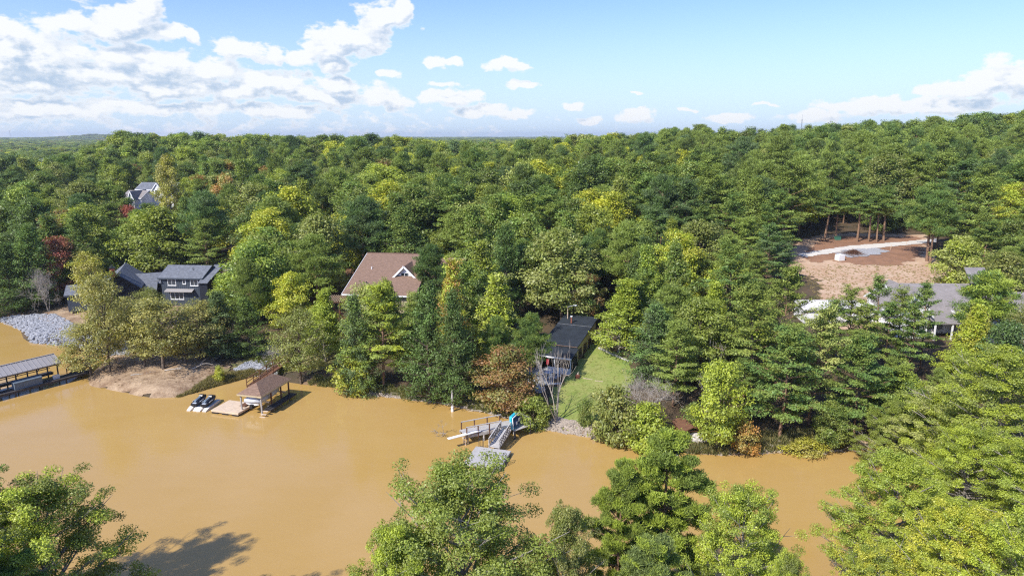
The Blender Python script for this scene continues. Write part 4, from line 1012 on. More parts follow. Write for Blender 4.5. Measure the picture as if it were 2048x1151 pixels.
Mcd = Matrix.Translation((E1.x, E1.y, 0)) @ Matrix.Rotation(rz, 4, 'Z')
wq = PG(178, 742); w0 = Mcd @ Vector((1.2, .2, .8)); ramp('walkway', w0, (wq.x+.6, wq.y+.8, .95), 1.3, 'dark railed walkway from the covered dock to the sandy point', DKWOOD, 'walkway', railh=1.0)
bx = Mcd @ Vector((-4.6,-.1,0)); t = thing('deck_box', (bx.x,bx.y,.83), rz, 'dark blue grey covered box on the covered dock', 'storage box')
MB().box((0,0,.45),(3.4,1.0,.9)).build('body', BLUEGREY, t); MB().slab([(-1.75,-.55,1.0),(1.75,-.55,1.0),(1.75,.55,1.12),(-1.75,.55,1.12)],.1).build('lid', BLUEGREY, t)
bx = Mcd @ Vector((-.9,.0,0)); t = thing('cooler', (bx.x,bx.y,.83), rz, 'small pale grey cooler near the covered dock end', 'cooler')
MB().box((0,0,.22),(.8,.45,.44)).build('body', TARP, t); MB().box((0,0,.48),(.84,.49,.07)).build('lid', WHITE, t)
def motorboat(loc, rz_, label, L=5.2, z=.2):
    t = thing('motorboat', (loc.x, loc.y, z), rz_, label, 'boat')
    MB().loft(hull_rings(L, 2.0, .85, 0, 0)).build('hull', HULL, t)
    m_ = MB().loft([[(-.75,.4,.55),(.75,.4,.55),(.75,.4,.87),(-.75,.4,.87)],[(-.75,3.2,.55),(.75,3.2,.55),(.75,3.2,.88),(-.75,3.2,.88)]]); m_.build('cockpit_floor', BLUEGREY, t)
    MB().beam((-.8,3.3,1.05),(.8,3.3,1.05),.04,.4).build('windscreen', GLASS, t); MB().box((0,1.0,1.0),(1.3,.5,.35)).build('seat', WHITE, t); MB().box((0,-.25,.6),(.35,.4,.8)).build('outboard_motor', BLACKP, t)
pb = Mcd @ Vector((-7.6, hw, 0)); motorboat(pb, rz + math.pi/2 + .0, 'white motorboat moored under the covered dock roof', z=.45)
pb = Mcd @ Vector((-15.6, hw+.2, 0)); t = thing('pontoon_boat', (pb.x,pb.y,.3), rz, 'long grey boat with canopy poles under the roof at the frame edge', 'boat')
for y in (-.8,.8): MB().tube((-2.8,y,.0),(2.8,y,.0),.3).build('pontoon', STEEL, t)
MB().box((0,0,.38),(5.6,2.2,.1)).build('deck', TARP, t)
for y in (-1.05,1.05): MB().box((0,y,.75),(5.2,.05,.6)).build('side_panel', BLUEGREY, t)
MB().box((-1.2,0,.7),(1.5,1.6,.5)).build('bench', TARP, t)

# ---- swim pier
pz = 1.15
PA = W(929,869.5,pz); PB = W(1033,849,pz); rz = frame(PA, PB); L = (PB-PA).length
pier = thing('swim_pier', (PA.x,PA.y,0), rz, 'weathered grey wooden pier with handrails and diving board', 'pier')
pw = 1.7
m_ = MB(); n_ = int(L/.2)
for i in range(n_): m_.box(((i+.5)*L/n_, pw/2-.1, pz+random.uniform(-.01,.01)), (L/n_*.92, pw, .05))
m_.build('decking', GREYWOOD, pier)
for y in (-.12, pw-.12): MB().beam((0,y,pz-.2),(L,y,pz-.2),.07,.3).build('fascia_board', GREYWOOD, pier)
for y, x1 in ((-.1, L*.70),(pw-.1, L*.80)):
    MB().beam((.2,y,pz+.95),(x1,y,pz+.95),.14,.07).build('handrail', GREYWOOD, pier)
    for i in range(4): MB().box((.25+(x1-.4)*i/3,y,pz+.2),(.12,.12,1.5)).build('rail_post', BRNWOOD, pier)
for x in (.4, L*.36, L*.7, L*.95):
    for y in (-.05, pw-.15): MB().tube((x,y,-1.5),(x,y,pz-.1),.12).build('pile', GREYWOOD if x > 1 else TANSIDE, pier)
MB().box((.0,-.35,.45),(.08,.06,1.5)).box((.0,.25,.45),(.08,.06,1.5)).box((0,-.05,.35),(.07,.6,.07)).box((0,-.05,.75),(.07,.6,.07)).box((0,-.05,0),(.07,.6,.07)).build('ladder', NEWWOOD, pier)
d0_ = W(896,876.5,pz+.22); d1_ = W(960,860.5,pz+.16); t = thing('diving_board', (d0_.x,d0_.y,0), frame(d0_,d1_), 'long white diving board sticking out past the end of the swim pier', 'diving board')
Ld = (Vector((d1_.x,d1_.y,0))-Vector((d0_.x,d0_.y,0))).length
MB().box((Ld/2,0,pz+.2),(Ld,.48,.06)).build('board', WHITE, t); MB().box((Ld*.62,0,pz+.09),(.2,.5,.16)).build('support', STEEL, t)
# lower landing at the shore end
q = W(1036,848,1.15); t = thing('dock_landing', (q.x-.4,q.y-.3,0), rz+.25, 'shore end platform of the swim pier with grey rails', 'platform')
m_ = MB()
for i in range(12): m_.box((-.9+i*.2,0,1.12),(.185,2.4,.05))
m_.build('decking', GREYWOOD, t)
for x in (-.9,1.5):
    for y in (-1.1,1.1): MB().tube((x,y,-1.2),(x,y,1.1),.12).build('pile', DKWOOD, t)
MB().beam((1.5,-1.2,2.05),(1.5,1.2,2.05),.12,.06).build('handrail', GREYWOOD, t)
for y in (-1.15,-.4,.4,1.15): MB().box((1.5,y,1.55),(.09,.09,1.0)).build('rail_post', GREYWOOD, t)
MB().beam((1.5,-1.2,1.6),(1.5,1.2,1.6),.05,.08).build('mid_rail', GREYWOOD, t)
# turquoise frame with navy panels
q = W(1021,860,1.2); t = thing('paddle_boat', (q.x+.25,q.y,1.2), -.42, 'turquoise and navy boat leaning on its side at the pier', 'paddle boat')
tl = Matrix.Rotation(R_(62), 3, 'Y')
MB().loft([[(-.05,0,.02),(-.3,0,.1),(-.5,.2,1.2),(-.25,.2,1.3)],[(-.02,.5,0),(-.42,.5,.1),(-.62,.5,1.45),(-.25,.5,1.5)],[(-.02,1.8,0),(-.42,1.8,.1),(-.62,1.8,1.45),(-.25,1.8,1.5)],[(-.05,2.4,.1),(-.3,2.4,.2),(-.5,2.3,1.2),(-.3,2.3,1.3)]]).build('hull', TURQ, t)
MB().box((.02,1.2,.72),(.12,1.7,1.0),tilt=Matrix.Rotation(R_(-10),3,'Y')).build('seat_well', NAVY, t)
MB().beam((.05,.1,.1),(-.1,.2,1.35),.09,.07).beam((.05,2.3,.1),(-.1,2.2,1.35),.09,.07).beam((-.1,.2,1.4),(-.1,2.2,1.4),.09,.07).build('white_rim', WHITE, t)
MB().box((.12,.9,.6),(.06,.35,.4)).box((.12,1.6,.75),(.06,.35,.4)).build('seat', WHITE, t)
# gangway down to the swim float
ra = W(1012,858,1.2); rb = W(988,894,.6)
ramp('gangway', ra, rb, 1.25, 'grey gangway with dark trussed sides sloping down to the swim float', GREYWOOD, railh=1.0, nb=7)
sa = W(952.3,892,.45); sb = W(1022,901,.45); sc_ = W(992,935,.45)
r, L, Wd, s = float_deck('floating_dock', sa, sb, sc_, .45, 'grey weathered square swim float with ladders', GREYWOOD, True)
def ladder(parent, x, y, ang):
    m_ = MB(); M = Matrix.Rotation(ang, 3, 'Z')
    for sx in (-.2,.2):
        pts_ = [M @ Vector(v) + Vector((x,y,0)) for v in ((sx,0,.45),(sx,0,1.3),(sx,-.25,1.42),(sx,-.42,1.2),(sx,-.42,-.6))]
        for a in range(4): m_.tube(pts_[a], pts_[a+1], .03, n=6)
    for z in (-.3,.0,.3): m_.tube(M @ Vector((-.2,-.42,z)) + Vector((x,y,0)), M @ Vector((.2,-.42,z)) + Vector((x,y,0)), .03, n=6)
    m_.build('ladder', DKMETAL, parent)
ladder(r, .5, -.1 * s, math.pi if s < 0 else 0); ladder(r, L-.15, s*Wd*.62, math.pi/2)
for o_ in list(bpy.data.objects):
    if o_.name.startswith('gangway') and o_.get('label', '').startswith('grey gangway'): gw = o_
Lg = math.hypot(rb.x-ra.x, rb.y-ra.y)
for x in (-.62,.62):
    m_ = MB()
    for i in range(9):
        t0, t1 = i/9, (i+1)/9; z0_ = 1.2-.6*t0; z1_ = 1.2-.6*t1
        m_.beam((x,Lg*t0,z0_),(x,Lg*t1,z1_+.95),.03,.06); m_.beam((x,Lg*t0,z0_+.95),(x,Lg*t1,z1_),.03,.06)
    m_.build('side_lattice', DKWOOD, gw)
# lone pile and driftwood
q = W(905,822,0); t = thing('mooring_pile', (q.x,q.y,0), 0, 'lone grey pile with white base standing in the water', 'pile')
MB().tube((0,0,-1.5),(0,.05,2.9),.19,.14,10).build('shaft', GREYWOOD, t); MB().tube((0,0,-.3),(0,.01,.75),.205,.2,10).build('painted_band', WHITE, t)
q = W(925,866,0)
dw = branchy(88, 2.6, .7, 4, .06, .5, 3, .7, n=4); o = bpy.data.objects.new('driftwood', dw['trunk']); COL.objects.link(o); o.location = (q.x-1.2,q.y+.6,-.25); o.rotation_euler = (.4,-1.15,.5); o.scale=(1.1,1.1,1.1); tag(o, 'tangle of bleached branches standing in the water at the pier end', 'driftwood')

# ------------------------------------------------------------------ houses
def window(parent, c, w, h, ax='x', trim=WHITE, n=2):
    """window facing -y (ax x) or +x (ax y) in the parent's frame; frame, panes, sill"""
    x, y, z = c
    def bx_(m_, cc, d): return m_.box(cc, d if ax == 'x' else (d[1], d[0], d[2]))
    o = (lambda u, v, zz: (x+u, y-v, zz)) if ax == 'x' else (lambda u, v, zz: (x+v, y+u, zz))
    fr = MB(); t_ = .09
    for u in (-w/2, w/2): bx_(fr, o(u, .03, z), (t_, .10, h+t_))
    for zz in (z-h/2, z+h/2): bx_(fr, o(0, .03, zz), (w+t_, .112, t_))
    for i in range(1, n): bx_(fr, o(-w/2+w*i/n, .03, z), (t_*.6, .09, h))
    f = fr.build('window', trim, parent)
    for i in range(n): bx_(MB(), o(-w/2+w*(i+.5)/n, .012, z), (w/n-.02, .03, h-.02)).build('pane', GLASS, f)
    bx_(MB(), o(0, .08, z-h/2-.07), (w+.2, .14, .05)).build('sill', trim, f)
def gable(parent, x0, x1, y0, y1, ze, zr, mroof, mwall, zb=-1.5, axis='x', oh=.4, trim=None, th=.16):
    """gabled block: ridge along x or y. walls butt under the roof"""
    if axis == 'x':
        ym = (y0+y1)/2; sl = (zr-ze)/(ym-y0)
        a = oh
        R1 = [(x0-a,y0-a,ze-sl*a),(x1+a,y0-a,ze-sl*a),(x1+a,ym,zr),(x0-a,ym,zr)]; R2 = [(x0-a,ym,zr),(x1+a,ym,zr),(x1+a,y1+a,ze-sl*a),(x0-a,y1+a,ze-sl*a)]
        prof = lambda x: [(x,y0,zb),(x,y1,zb),(x,y1,ze-.18),(x,ym,zr-.18),(x,y0,ze-.18)]
        Wl = MB().loft([prof(x0), prof(x1)])
        tr_ = [((x0-a,y0-a,ze-sl*a),(x0-a,ym,zr)),((x0-a,ym,zr),(x0-a,y1+a,ze-sl*a)),((x1+a,y0-a,ze-sl*a),(x1+a,ym,zr)),((x1+a,ym,zr),(x1+a,y1+a,ze-sl*a)),((x0-a,y0-a,ze-sl*a),(x1+a,y0-a,ze-sl*a))]
    else:
        xm = (x0+x1)/2; sl = (zr-ze)/(xm-x0); a = oh
        R1 = [(x0-a,y0-a,ze-sl*a),(xm,y0-a,zr),(xm,y1+a,zr),(x0-a,y1+a,ze-sl*a)]; R2 = [(xm,y0-a,zr),(x1+a,y0-a,ze-sl*a),(x1+a,y1+a,ze-sl*a),(xm,y1+a,zr)]
        prof = lambda y: [(x0,y,zb),(x1,y,zb),(x1,y,ze-.18),(xm,y,zr-.18),(x0,y,ze-.18)]
        Wl = MB().loft([prof(y0), prof(y1)])
        tr_ = [((x0-a,y0-a,ze-sl*a),(xm,y0-a,zr)),((xm,y0-a,zr),(x1+a,y0-a,ze-sl*a)),((x0-a,y0-a,ze-sl*a),(x0-a,y1+a,ze-sl*a)),((x1+a,y0-a,ze-sl*a),(x1+a,y1+a,ze-sl*a))]
    Wl.build('wall', mwall, parent)
    MB().slab(R1, th).build('roof', mroof, parent); MB().slab(R2, th).build('roof', mroof, parent)
    if trim is not None:
        m_ = MB()
        for p, q in tr_: m_.beam((p[0],p[1],p[2]-.14),(q[0],q[1],q[2]-.14),.06,.26)
        m_.build('fascia', trim, parent)
def clapboard(parent, x0, x1, y, z0, z1, m, step=.25, name='board_batten', vert=True):
    m_ = MB(); x = x0
    while x <= x1: m_.box((x, y-.012, (z0+z1)/2), (.05,.03,z1-z0)); x += step*1.6
    m_.build(name, m, parent)
# left dark house
za = 3.4
hs = thing('dark_lake_house', (-75.2,127.5,za), R_(22.6), 'near black gabled house with grey roof and brick chimney on the left bank', 'house')
gable(hs, -3.3,3.3, 0,12.5, 3.4,6.0, GRYROOF, BLKSIDING, axis='y', oh=.55, trim=BLKSIDING)
gable(hs, -3,8.5, 5.2,10.5, 2.9,4.4, GRYROOF, BLKSIDING, axis='x', oh=.4, trim=BLKSIDING)
m_ = MB().box((-.9,1.1,5.4),(.85,.7,3.2)); m_.build('chimney', BRICK, hs); MB().box((-.9,1.1,7.1),(1.0,.85,.14)).build('chimney_cap', DKMETAL, hs); MB().tube((-.9,1.1,7.15),(-.9,1.1,7.6),.16).build('flue', DKMETAL, hs)
window(hs, (0,0,3.2), 1.6, 1.2, trim=DKSIDING); window(hs, (-1.6,0,1.0), 1.4,1.5, trim=DKSIDING); window(hs, (1.6,0,1.0), 1.4,1.5, trim=DKSIDING)
MB().slab([(3.3,2.2,2.0),(6.2,2.2,2.0),(6.2,5.2,3.1),(3.3,5.2,3.1)],.14).build('porch_roof', GRYROOF, hs)
for x in (3.8,6.0): MB().box((x,2.4,.2),(.16,.16,3.4)).build('porch_post', BLKSIDING, hs)
gable(hs, -9.5,-3.4, 4.0,10.0, 2.0,3.2, GRYROOF, DKSIDING, axis='x', oh=.4, trim=DKSIDING)
h2 = thing('slate_grey_house', (-68.6,130.5,za+.2), R_(-4), 'two storey slate grey house with white framed windows', 'house')
gable(h2, 0,8.2, 0,7.6, 4.7,6.3, GRYROOF, DKSIDING, axis='x', oh=.45, trim=DKSIDING)
clapboard(h2, .2,8.0,0,-1,4.5, DKSIDING)
window(h2,(2.2,0,3.6),1.6,1.25,n=2); window(h2,(4.7,0,3.75),.55,.95,n=1); window(h2,(6.7,0,3.6),1.5,1.25,n=2); window(h2,(3.0,0,.9),2.6,1.4,n=3)
MB().slab([(1.0,-1.0,1.95),(6.6,-1.0,1.95),(6.6,-.02,2.3),(1.0,-.02,2.3)],.12).build('canopy_roof', METALROOF, h2)
MB().slab([(-1.4,-.6,4.0),(.0,-.6,4.0),(.0,3.4,5.0),(-1.4,3.4,5.0)],.12).build('side_roof', GRYROOF, h2)
MB().slab([(8.25,-1.6,3.9),(10.2,-1.6,3.9),(10.2,5.4,6.1),(8.25,5.4,6.1)],.14).build('wing_roof', GRYROOF, h2)
MB().loft([[(8.3,-1.2,-1.5),(9.9,-1.2,-1.5),(9.9,-1.2,3.85),(8.3,-1.2,3.85)],[(8.3,5,-1.5),(9.9,5,-1.5),(9.9,5,5.7),(8.3,5,5.7)]]).build('wing_wall', BLKSIDING, h2)
MB().tube((5.5,2.2,5.6),(5.5,2.2,6.1),.07).build('vent_pipe', DKMETAL, h2)
# brown roofed house
hb = thing('brown_roofed_house', (-26.8,125,5.2), R_(-7.5), 'wide house under a brown shingle roof with a white gable dormer', 'house')
LRx = 12.6
m_ = MB().slab([(0,-13.5,4.0),(LRx,-13.5,4.0),(LRx,0,8.7),(0,0,8.7)],.18); m_.build('roof', BRNROOF, hb)
MB().slab([(0,0,8.7),(LRx,0,8.7),(LRx,9,5.4),(0,9,5.4)],.18).build('roof', BRNROOF, hb)
MB().beam((.0,0,8.74),(LRx,0,8.74),.3,.06).build('ridge_cap', BRNROOF, hb)
MB().loft([[(.5,-12.8,-1.5),(.5,8.5,-1.5),(.5,8.5,5.2),(.5,0,8.4),(.5,-12.8,4.0)],[(LRx-.3,-12.8,-1.5),(LRx-.3,8.5,-1.5),(LRx-.3,8.5,5.2),(LRx-.3,0,8.4),(LRx-.3,-12.8,4.0)]]).build('wall', TANSIDE, hb)
MB().beam((-.05,-13.5,3.88),(-.05,0,8.58),.06,.26).beam((-.05,-13.5,3.85),(LRx+.05,-13.5,3.85),.06,.24).build('fascia', WHITE, hb)
MB().slab([(LRx+.02,-6.5,5.1),(LRx+6,-6.5,5.1),(LRx+6,0,8.1),(LRx+.02,0,8.1)],.18).build('roof', BRNROOF, hb); MB().slab([(LRx+.02,0,8.1),(LRx+6,0,8.1),(LRx+6,7,5.1),(LRx+.02,7,5.1)],.18).build('roof', BRNROOF, hb)
MB().loft([[(LRx,-6,-1.5),(LRx,6.5,-1.5),(LRx,6.5,5.1),(LRx,0,7.8),(LRx,-6,5.1)],[(LRx+5.6,-6,-1.5),(LRx+5.6,6.5,-1.5),(LRx+5.6,6.5,5.1),(LRx+5.6,0,7.8),(LRx+5.6,-6,5.1)]]).build('wall', TANSIDE, hb)
# dormer
dz = 5.9; dx_ = 9.2
MB().loft([[(dx_-1.5,-7.5,5.0),(dx_+1.5,-7.5,5.0),(dx_+1.5,-7.5,dz+.35),(dx_,-7.5,dz+1.75),(dx_-1.5,-7.5,dz+.35)],[(dx_-1.5,-2,5.0),(dx_+1.5,-2,5.0),(dx_+1.5,-2,dz+.35),(dx_,-2,dz+1.75),(dx_-1.5,-2,dz+.35)]]).build('dormer_wall', WHITE, hb)
MB().slab([(dx_-2.0,-8.0,dz-.05),(dx_,-8.0,dz+1.95),(dx_,-1.2,dz+1.95),(dx_-2.0,-4,dz-.05)],.14).build('dormer_roof', BRNROOF, hb); MB().slab([(dx_,-8.0,dz+1.95),(dx_+2.0,-8.0,dz-.05),(dx_+2.0,-4,dz-.05),(dx_,-1.2,dz+1.95)],.14).build('dormer_roof', BRNROOF, hb)
MB().beam((dx_-2.05,-8.06,dz-.15),(dx_,-8.06,dz+1.87),.07,.3).beam((dx_,-8.06,dz+1.87),(dx_+2.05,-8.06,dz-.15),.07,.3).build('dormer_trim', WHITE, hb)
window(hb,(dx_,-7.5,dz+.35),1.3,.8,n=2)
for x, y in ((2.6,-5.5),(3.2,-10.2),(8.2,-5.0)): MB().tube((x,y,8.7+y*.348-.05),(x,y,8.7+y*.348+.35),.11).build('roof_vent', WHITE if y>-6 else DKMETAL, hb)
window(hb,(3,-12.8,2.6),1.8,1.5); window(hb,(8,-12.8,2.6),1.8,1.5)
pg = thing('pergola', (-31.5,112.6,3.9), R_(-4), 'brown wooden pergola deck at the left corner of the brown roofed house', 'pergola')
for x in (0,2.2,4.4):
    for y in (0,3.6): MB().box((x,y,1.3),(.2,.2,4.6)).build('post', BRNWOOD, pg)
for y in (0,3.6): MB().beam((-.5,y,3.65),(4.9,y,3.65),.12,.26).build('beam', BRNWOOD, pg)
for i in range(14): MB().beam((-.3+i*.38,-.5,3.86),(-.3+i*.38,4.1,3.86),.06,.16).build('rafter', NEWWOOD, pg)
MB().box((2.2,1.8,.9),(5,4.2,.14)).build('deck', BRNWOOD, pg)
for z in (1.4,1.9): MB().beam((-.2,-.1,z),(4.6,-.1,z),.06,.09).build('railing', BRNWOOD, pg)
sh = thing('garden_shed', (PG(632,552).x, PG(632,552).y, float(HG(PG(632,552).x, PG(632,552).y))), R_(-25), 'small grey green gabled shed with dark door among trees', 'shed')
gable(sh, -2.2,2.2, 0,3.6, 2.1,3.2, DKSIDING, SHEDM, axis='x', zb=-.6, oh=.3, trim=SHEDM); window(sh,(-1.0,0,1.3),1.1,.9,n=2,trim=TARP); MB().box((1.2,-.04,.95),(.9,.06,1.9)).build('door', BLKSIDING, sh)
# cabin
zc = 1.7
cb = thing('lakeside_cabin', (9.5,95.6,zc), R_(-22), 'small tan cabin with black sloping roof and covered front porch', 'cabin')
cw = 4.9; cl = 10.5
ze1 = 3.35; zb1 = 4.35; zr1 = 4.95; 
MB().loft([[(-cw,0,-1.5),(0,0,-1.5),(0,0,ze1-.22),(-cw,0,ze1-.22)],[(-cw,7.2,-1.5),(0,7.2,-1.5),(0,7.2,zb1-.2),(-cw,7.2,zb1-.2)],[(-cw,cl,-1.5),(0,cl,-1.5),(0,cl,zr1-.25),(-cw,cl,zr1-.25)]]).build('wall', TANSIDE, cb)
MB().slab([(-cw-.5,-.5,ze1-.06),(.2,-.5,ze1-.06),(.2,7.2,zb1),(-cw-.5,7.2,zb1)],.16).build('roof', BLKROOF, cb)
MB().slab([(-cw-.5,7.22,zb1+.03),(.2,7.22,zb1+.03),(.2,cl+.6,zr1),(-cw-.5,cl+.6,zr1)],.16).build('roof', BLKROOF, cb)
MB().beam((-cw-.5,7.2,zb1+.05),(.2,7.2,zb1+.05),.1,.03).build('flashing', STEEL, cb)
MB().beam((-cw-.5,-.5,ze1-.02),(.2,-.5,ze1-.02),.14,.04).build('rusty_flashing', BRNROOF, cb)
MB().slab([(-7.4,-3.9,2.55),(.4,-3.9,2.55),(.4,-.52,3.1),(-7.4,-.52,3.1)],.14).build('porch_roof', BLKROOF, cb)
MB().slab([(-7.4,-.5,3.1),(-cw-.52,-.5,3.1),(-cw-.52,4.2,3.4),(-7.4,4.2,3.4)],.14).build('porch_roof', BLKROOF, cb)
MB().beam((-4.4,-3.95,2.55),(.4,-3.95,2.55),.08,.2).build('porch_fascia', WHITE, cb)
for x in (-7.2,-4.6,-2.2,.2): MB().box((x,-3.7,1.0),(.14,.14,3.0)).build('porch_post', TARP, cb)
MB().box((-3.6,-2.0,-.2),(7.6,3.9,.3)).build('porch_floor', CONCRETE, cb)
MB().box((-1.5,-3.9,.35),(3.3,.14,1.5)).build('porch_wall', WHITE, cb)
MB().box((.12,-2.0,.9),(.12,3.4,2.4)).build('porch_side_wall', BLKSIDING, cb)
for y in (1.6,4.2,6.8): window(cb,(0,y,1.9),1.4,1.2,ax='y',trim=BRNWOOD,n=2)
MB().box((.05,9.2,1.0),(.06,1.0,2.1)).build('door', BLKSIDING, cb)
MB().box((.05,3.6,.1),(.08,6.6,.5)).build('skirting', BRICK, cb)
MB().tube((-3.3,7.9,4.5),(-3.3,7.9,5.5),.13).build('flue_pipe', BRICK, cb); MB().tube((-3.3,7.9,5.5),(-3.3,7.9,5.62),.2).build('flue_cap', WHITE, cb)
mq = MB()
for i in range(11):
    for j in range(3): mq.box((-6.6+.34*j+random.uniform(-.04,.04), -1.6+random.uniform(-.06,.06), .2+i*.42), (.33,.72,.4), rz=random.uniform(-.06,.06))
mq.build('stone_chimney', ROCK, cb)
MB().box((-3.2,-3.75,1.7),(.4,.05,.8)).build('red_banner', REDP, cb)
pt = thing('patio_table', (5.2,91.6,float(HG(5.2,91.6))), .4, 'round metal patio table on the shaded terrace below the cabin porch', 'table')
MB().tube((0,0,.7),(0,0,.74),.6,n=16).build('top', TARP, pt)
for a in range(4): MB().tube((.4*math.cos(a*1.57),.4*math.sin(a*1.57),0),(.3*math.cos(a*1.57),.3*math.sin(a*1.57),.7),.03,n=6).build('leg', STEEL, pt)
for i, (dx, dy, a) in enumerate(((-1.1,.1,-1.57),(1.0,.3,1.57),(.1,-1.1,0.2))):
    x, y = 5.2+dx, 91.6+dy; ch = thing('patio_chair', (x,y,float(HG(x,y))), a, ['pale patio chair left of the round terrace table','pale patio chair right of the round terrace table','pale patio chair on the water side of the terrace table'][i], 'chair', 'terrace chairs')
    MB().box((0,0,.43),(.48,.48,.05)).build('seat', WHITE, ch); MB().box((0,-.24,.75),(.48,.05,.55)).build('backrest', WHITE, ch)
    for sx in (-.2,.2):
        for sy in (-.2,.2): MB().box((sx,sy,.21),(.04,.04,.42)).build('leg', STEEL, ch)
drape('terrace', gp([(1050,735),(1100,735),(1120,755),(1105,775),(1060,770)]), ROCK, .07)
# lawn furniture of stone
edge = gp([(1197,697),(1210,703),(1225,710),(1242,717),(1258,724)])
m_ = MB()
for i in range(len(edge)-1):
    a, b_ = edge[i], edge[i+1]; n_ = max(2,int((b_-a).length/.45))
    for j in range(n_):
        c = a.lerp(b_, (j+.5)/n_); m_.box((c.x,c.y,c.z+.12),(.42,.28,.3), rz=frame(a,b_)+random.uniform(-.1,.1))
o = m_.build('stone_edging', BOULD); tag(o, 'pale stone border along the upper edge of the lawn', 'garden border')
st = thing('tree_stump', tuple(PG(1155,756)), 0, 'small reddish brown stump on the lawn in front of the cabin', 'stump')
MB().tube((0,0,-.1),(0,0,.55),.36,.3,9).build('stump_wood', BRICK, st); MB().tube((0,0,.55),(.1,.05,.95),.16,.05,7).build('splinter', NEWWOOD, st)
for i,(a,b_) in enumerate((((1166,757),(1185,760)),((1190,762),(1206,764)))):
    p, q = PG(*a), PG(*b_); o = MB().beam((p.x,p.y,p.z+.07),(q.x,q.y,q.z+.07),.28,.12).build('garden_plank', TANSIDE); tag(o, ['pale plank lying on the lawn beside the stump','pale plank lying on the lawn, right of the other plank'][i], 'plank')
# lamp
lp = Z_at(1135,655,106); lp.z = float(HG(lp.x,lp.y)); tp = Z_at(1137,612,106).z
la = thing('yard_lamp', tuple(lp), 0, 'pale pole lamp with a curved arm behind the cabin roof', 'lamp post')
MB().tube((0,0,0),(0,0,tp-lp.z),.09,.07).build('pole', NEWWOOD, la); MB().tube((0,0,tp-lp.z-.1),(1.0,-.1,tp-lp.z+.18),.045).build('arm', STEEL, la); MB().box((1.15,-.1,tp-lp.z+.16),(.5,.26,.14)).build('lamp_head', WHITE, la)
# brick boat shed at the right shore
q = PG(1385,893); bs = thing('boat_shed', (q.x,q.y+.6,q.z-.3), R_(8), 'small red brown shed with dark open front at the right shore', 'shed'); bs.scale = (.8,.8,.8)
MB().box((-1.3,1.6,1.2),(.15,3.2,2.8)).box((1.3,1.6,1.2),(.15,3.2,2.8)).box((0,3.2,1.2),(2.45,.15,2.8)).build('wall', BRICK, bs)
MB().slab([(-1.7,-.5,2.6),(0,-.5,3.3),(0,3.6,3.3),(-1.7,3.6,2.6)],.12).build('roof', BRNWOOD, bs); MB().slab([(0,-.5,3.3),(1.7,-.5,2.6),(1.7,3.6,2.6),(0,3.6,3.3)],.12).build('roof', BRNWOOD, bs)
MB().box((-1.1,.0,1.2),(.14,.14,2.6)).box((1.1,.0,1.2),(.14,.14,2.6)).build('door_post', BRNWOOD, bs); MB().box((0,0,2.45),(2.3,.12,.2)).build('lintel', BRNWOOD, bs)
q = W(1338,908,.35); sd_ = thing('small_dock', (q.x,q.y,0), .05, 'little pale wooden dock half hidden behind the near pine', 'dock')
m_ = MB()
for i in range(10): m_.box((-1+i*.21,.6,.35),(.19,2.6,.05))
m_.build('decking', GREYWOOD, sd_)
for x in (-1,.9):
    for y in (-.6,1.8): MB().tube((x,y,-1),(x,y,.5),.09).build('pile', TANSIDE, sd_)
# white houses at the right
hw_ = thing('white_house', (59.5,99,5.0), R_(-2), 'white walled house with taupe shingle roof and steep front gable', 'house')
gable(hw_, 0,13.5, 1.5,13, 3.9,7.2, TANROOF, WHITE, axis='x', oh=.45, trim=WHITE)
gable(hw_, -1.6,2.6, -.6,7.5, 4.6,7.7, TANROOF, WHITE, axis='y', oh=.45, trim=WHITE)
MB().slab([(3.0,-1.6,3.0),(8.6,-1.6,3.0),(8.6,1.4,3.9),(3.0,1.4,3.9)],.14).build('porch_roof', TANROOF, hw_)
for x in (3.3,5.8,8.3): MB().box((x,-1.4,1.0),(.2,.2,3.8)).build('porch_post', WHITE, hw_)
window(hw_,(.5,-.6,2.4),1.6,1.4); window(hw_,(5.0,1.5,2.0),2.2,1.5,n=3); window(hw_,(10.6,1.5,2.2),1.8,1.4); window(hw_,(.5,-.6,5.4),.9,.8,n=1)
MB().loft([[(-13,6,-1.5),(-2,6,-1.5),(-2,6,3.0),(-13,6,3.0)],[(-13,10.5,-1.5),(-2,10.5,-1.5),(-2,10.5,3.0),(-13,10.5,3.0)]]).build('wing_wall', WHITE, hw_)
MB().slab([(-13.3,5.6,3.1),(-2,5.6,3.1),(-2,10.8,3.5),(-13.3,10.8,3.5)],.14).build('wing_roof', FLOATM, hw_)
window(hw_,(-10,6,1.4),1.6,1.3); window(hw_,(-5.5,6,1.4),1.6,1.3)
MB().slab([(11.5,5,7.9),(14.5,5,7.9),(16.2,9.5,9.4),(13,9.5,9.4)],.16).build('upper_roof', TANROOF, hw_)
hx = thing('white_cottage', (71,96,5.3), R_(-3), 'second white house with wide gable at the right frame edge', 'house')
gable(hx, -3.9,3.9, 0,9, 4.2,6.6, TANROOF, WHITE, axis='y', oh=.5, trim=WHITE); gable(hx, 3.9,14, 2.5,11, 4.0,6.3, TANROOF, WHITE, axis='x', oh=.4, trim=WHITE)
window(hx,(-1.6,0,2.2),1.4,1.5); window(hx,(1.6,0,2.2),1.4,1.5); window(hx,(0,0,5.0),1.0,.8,n=1)
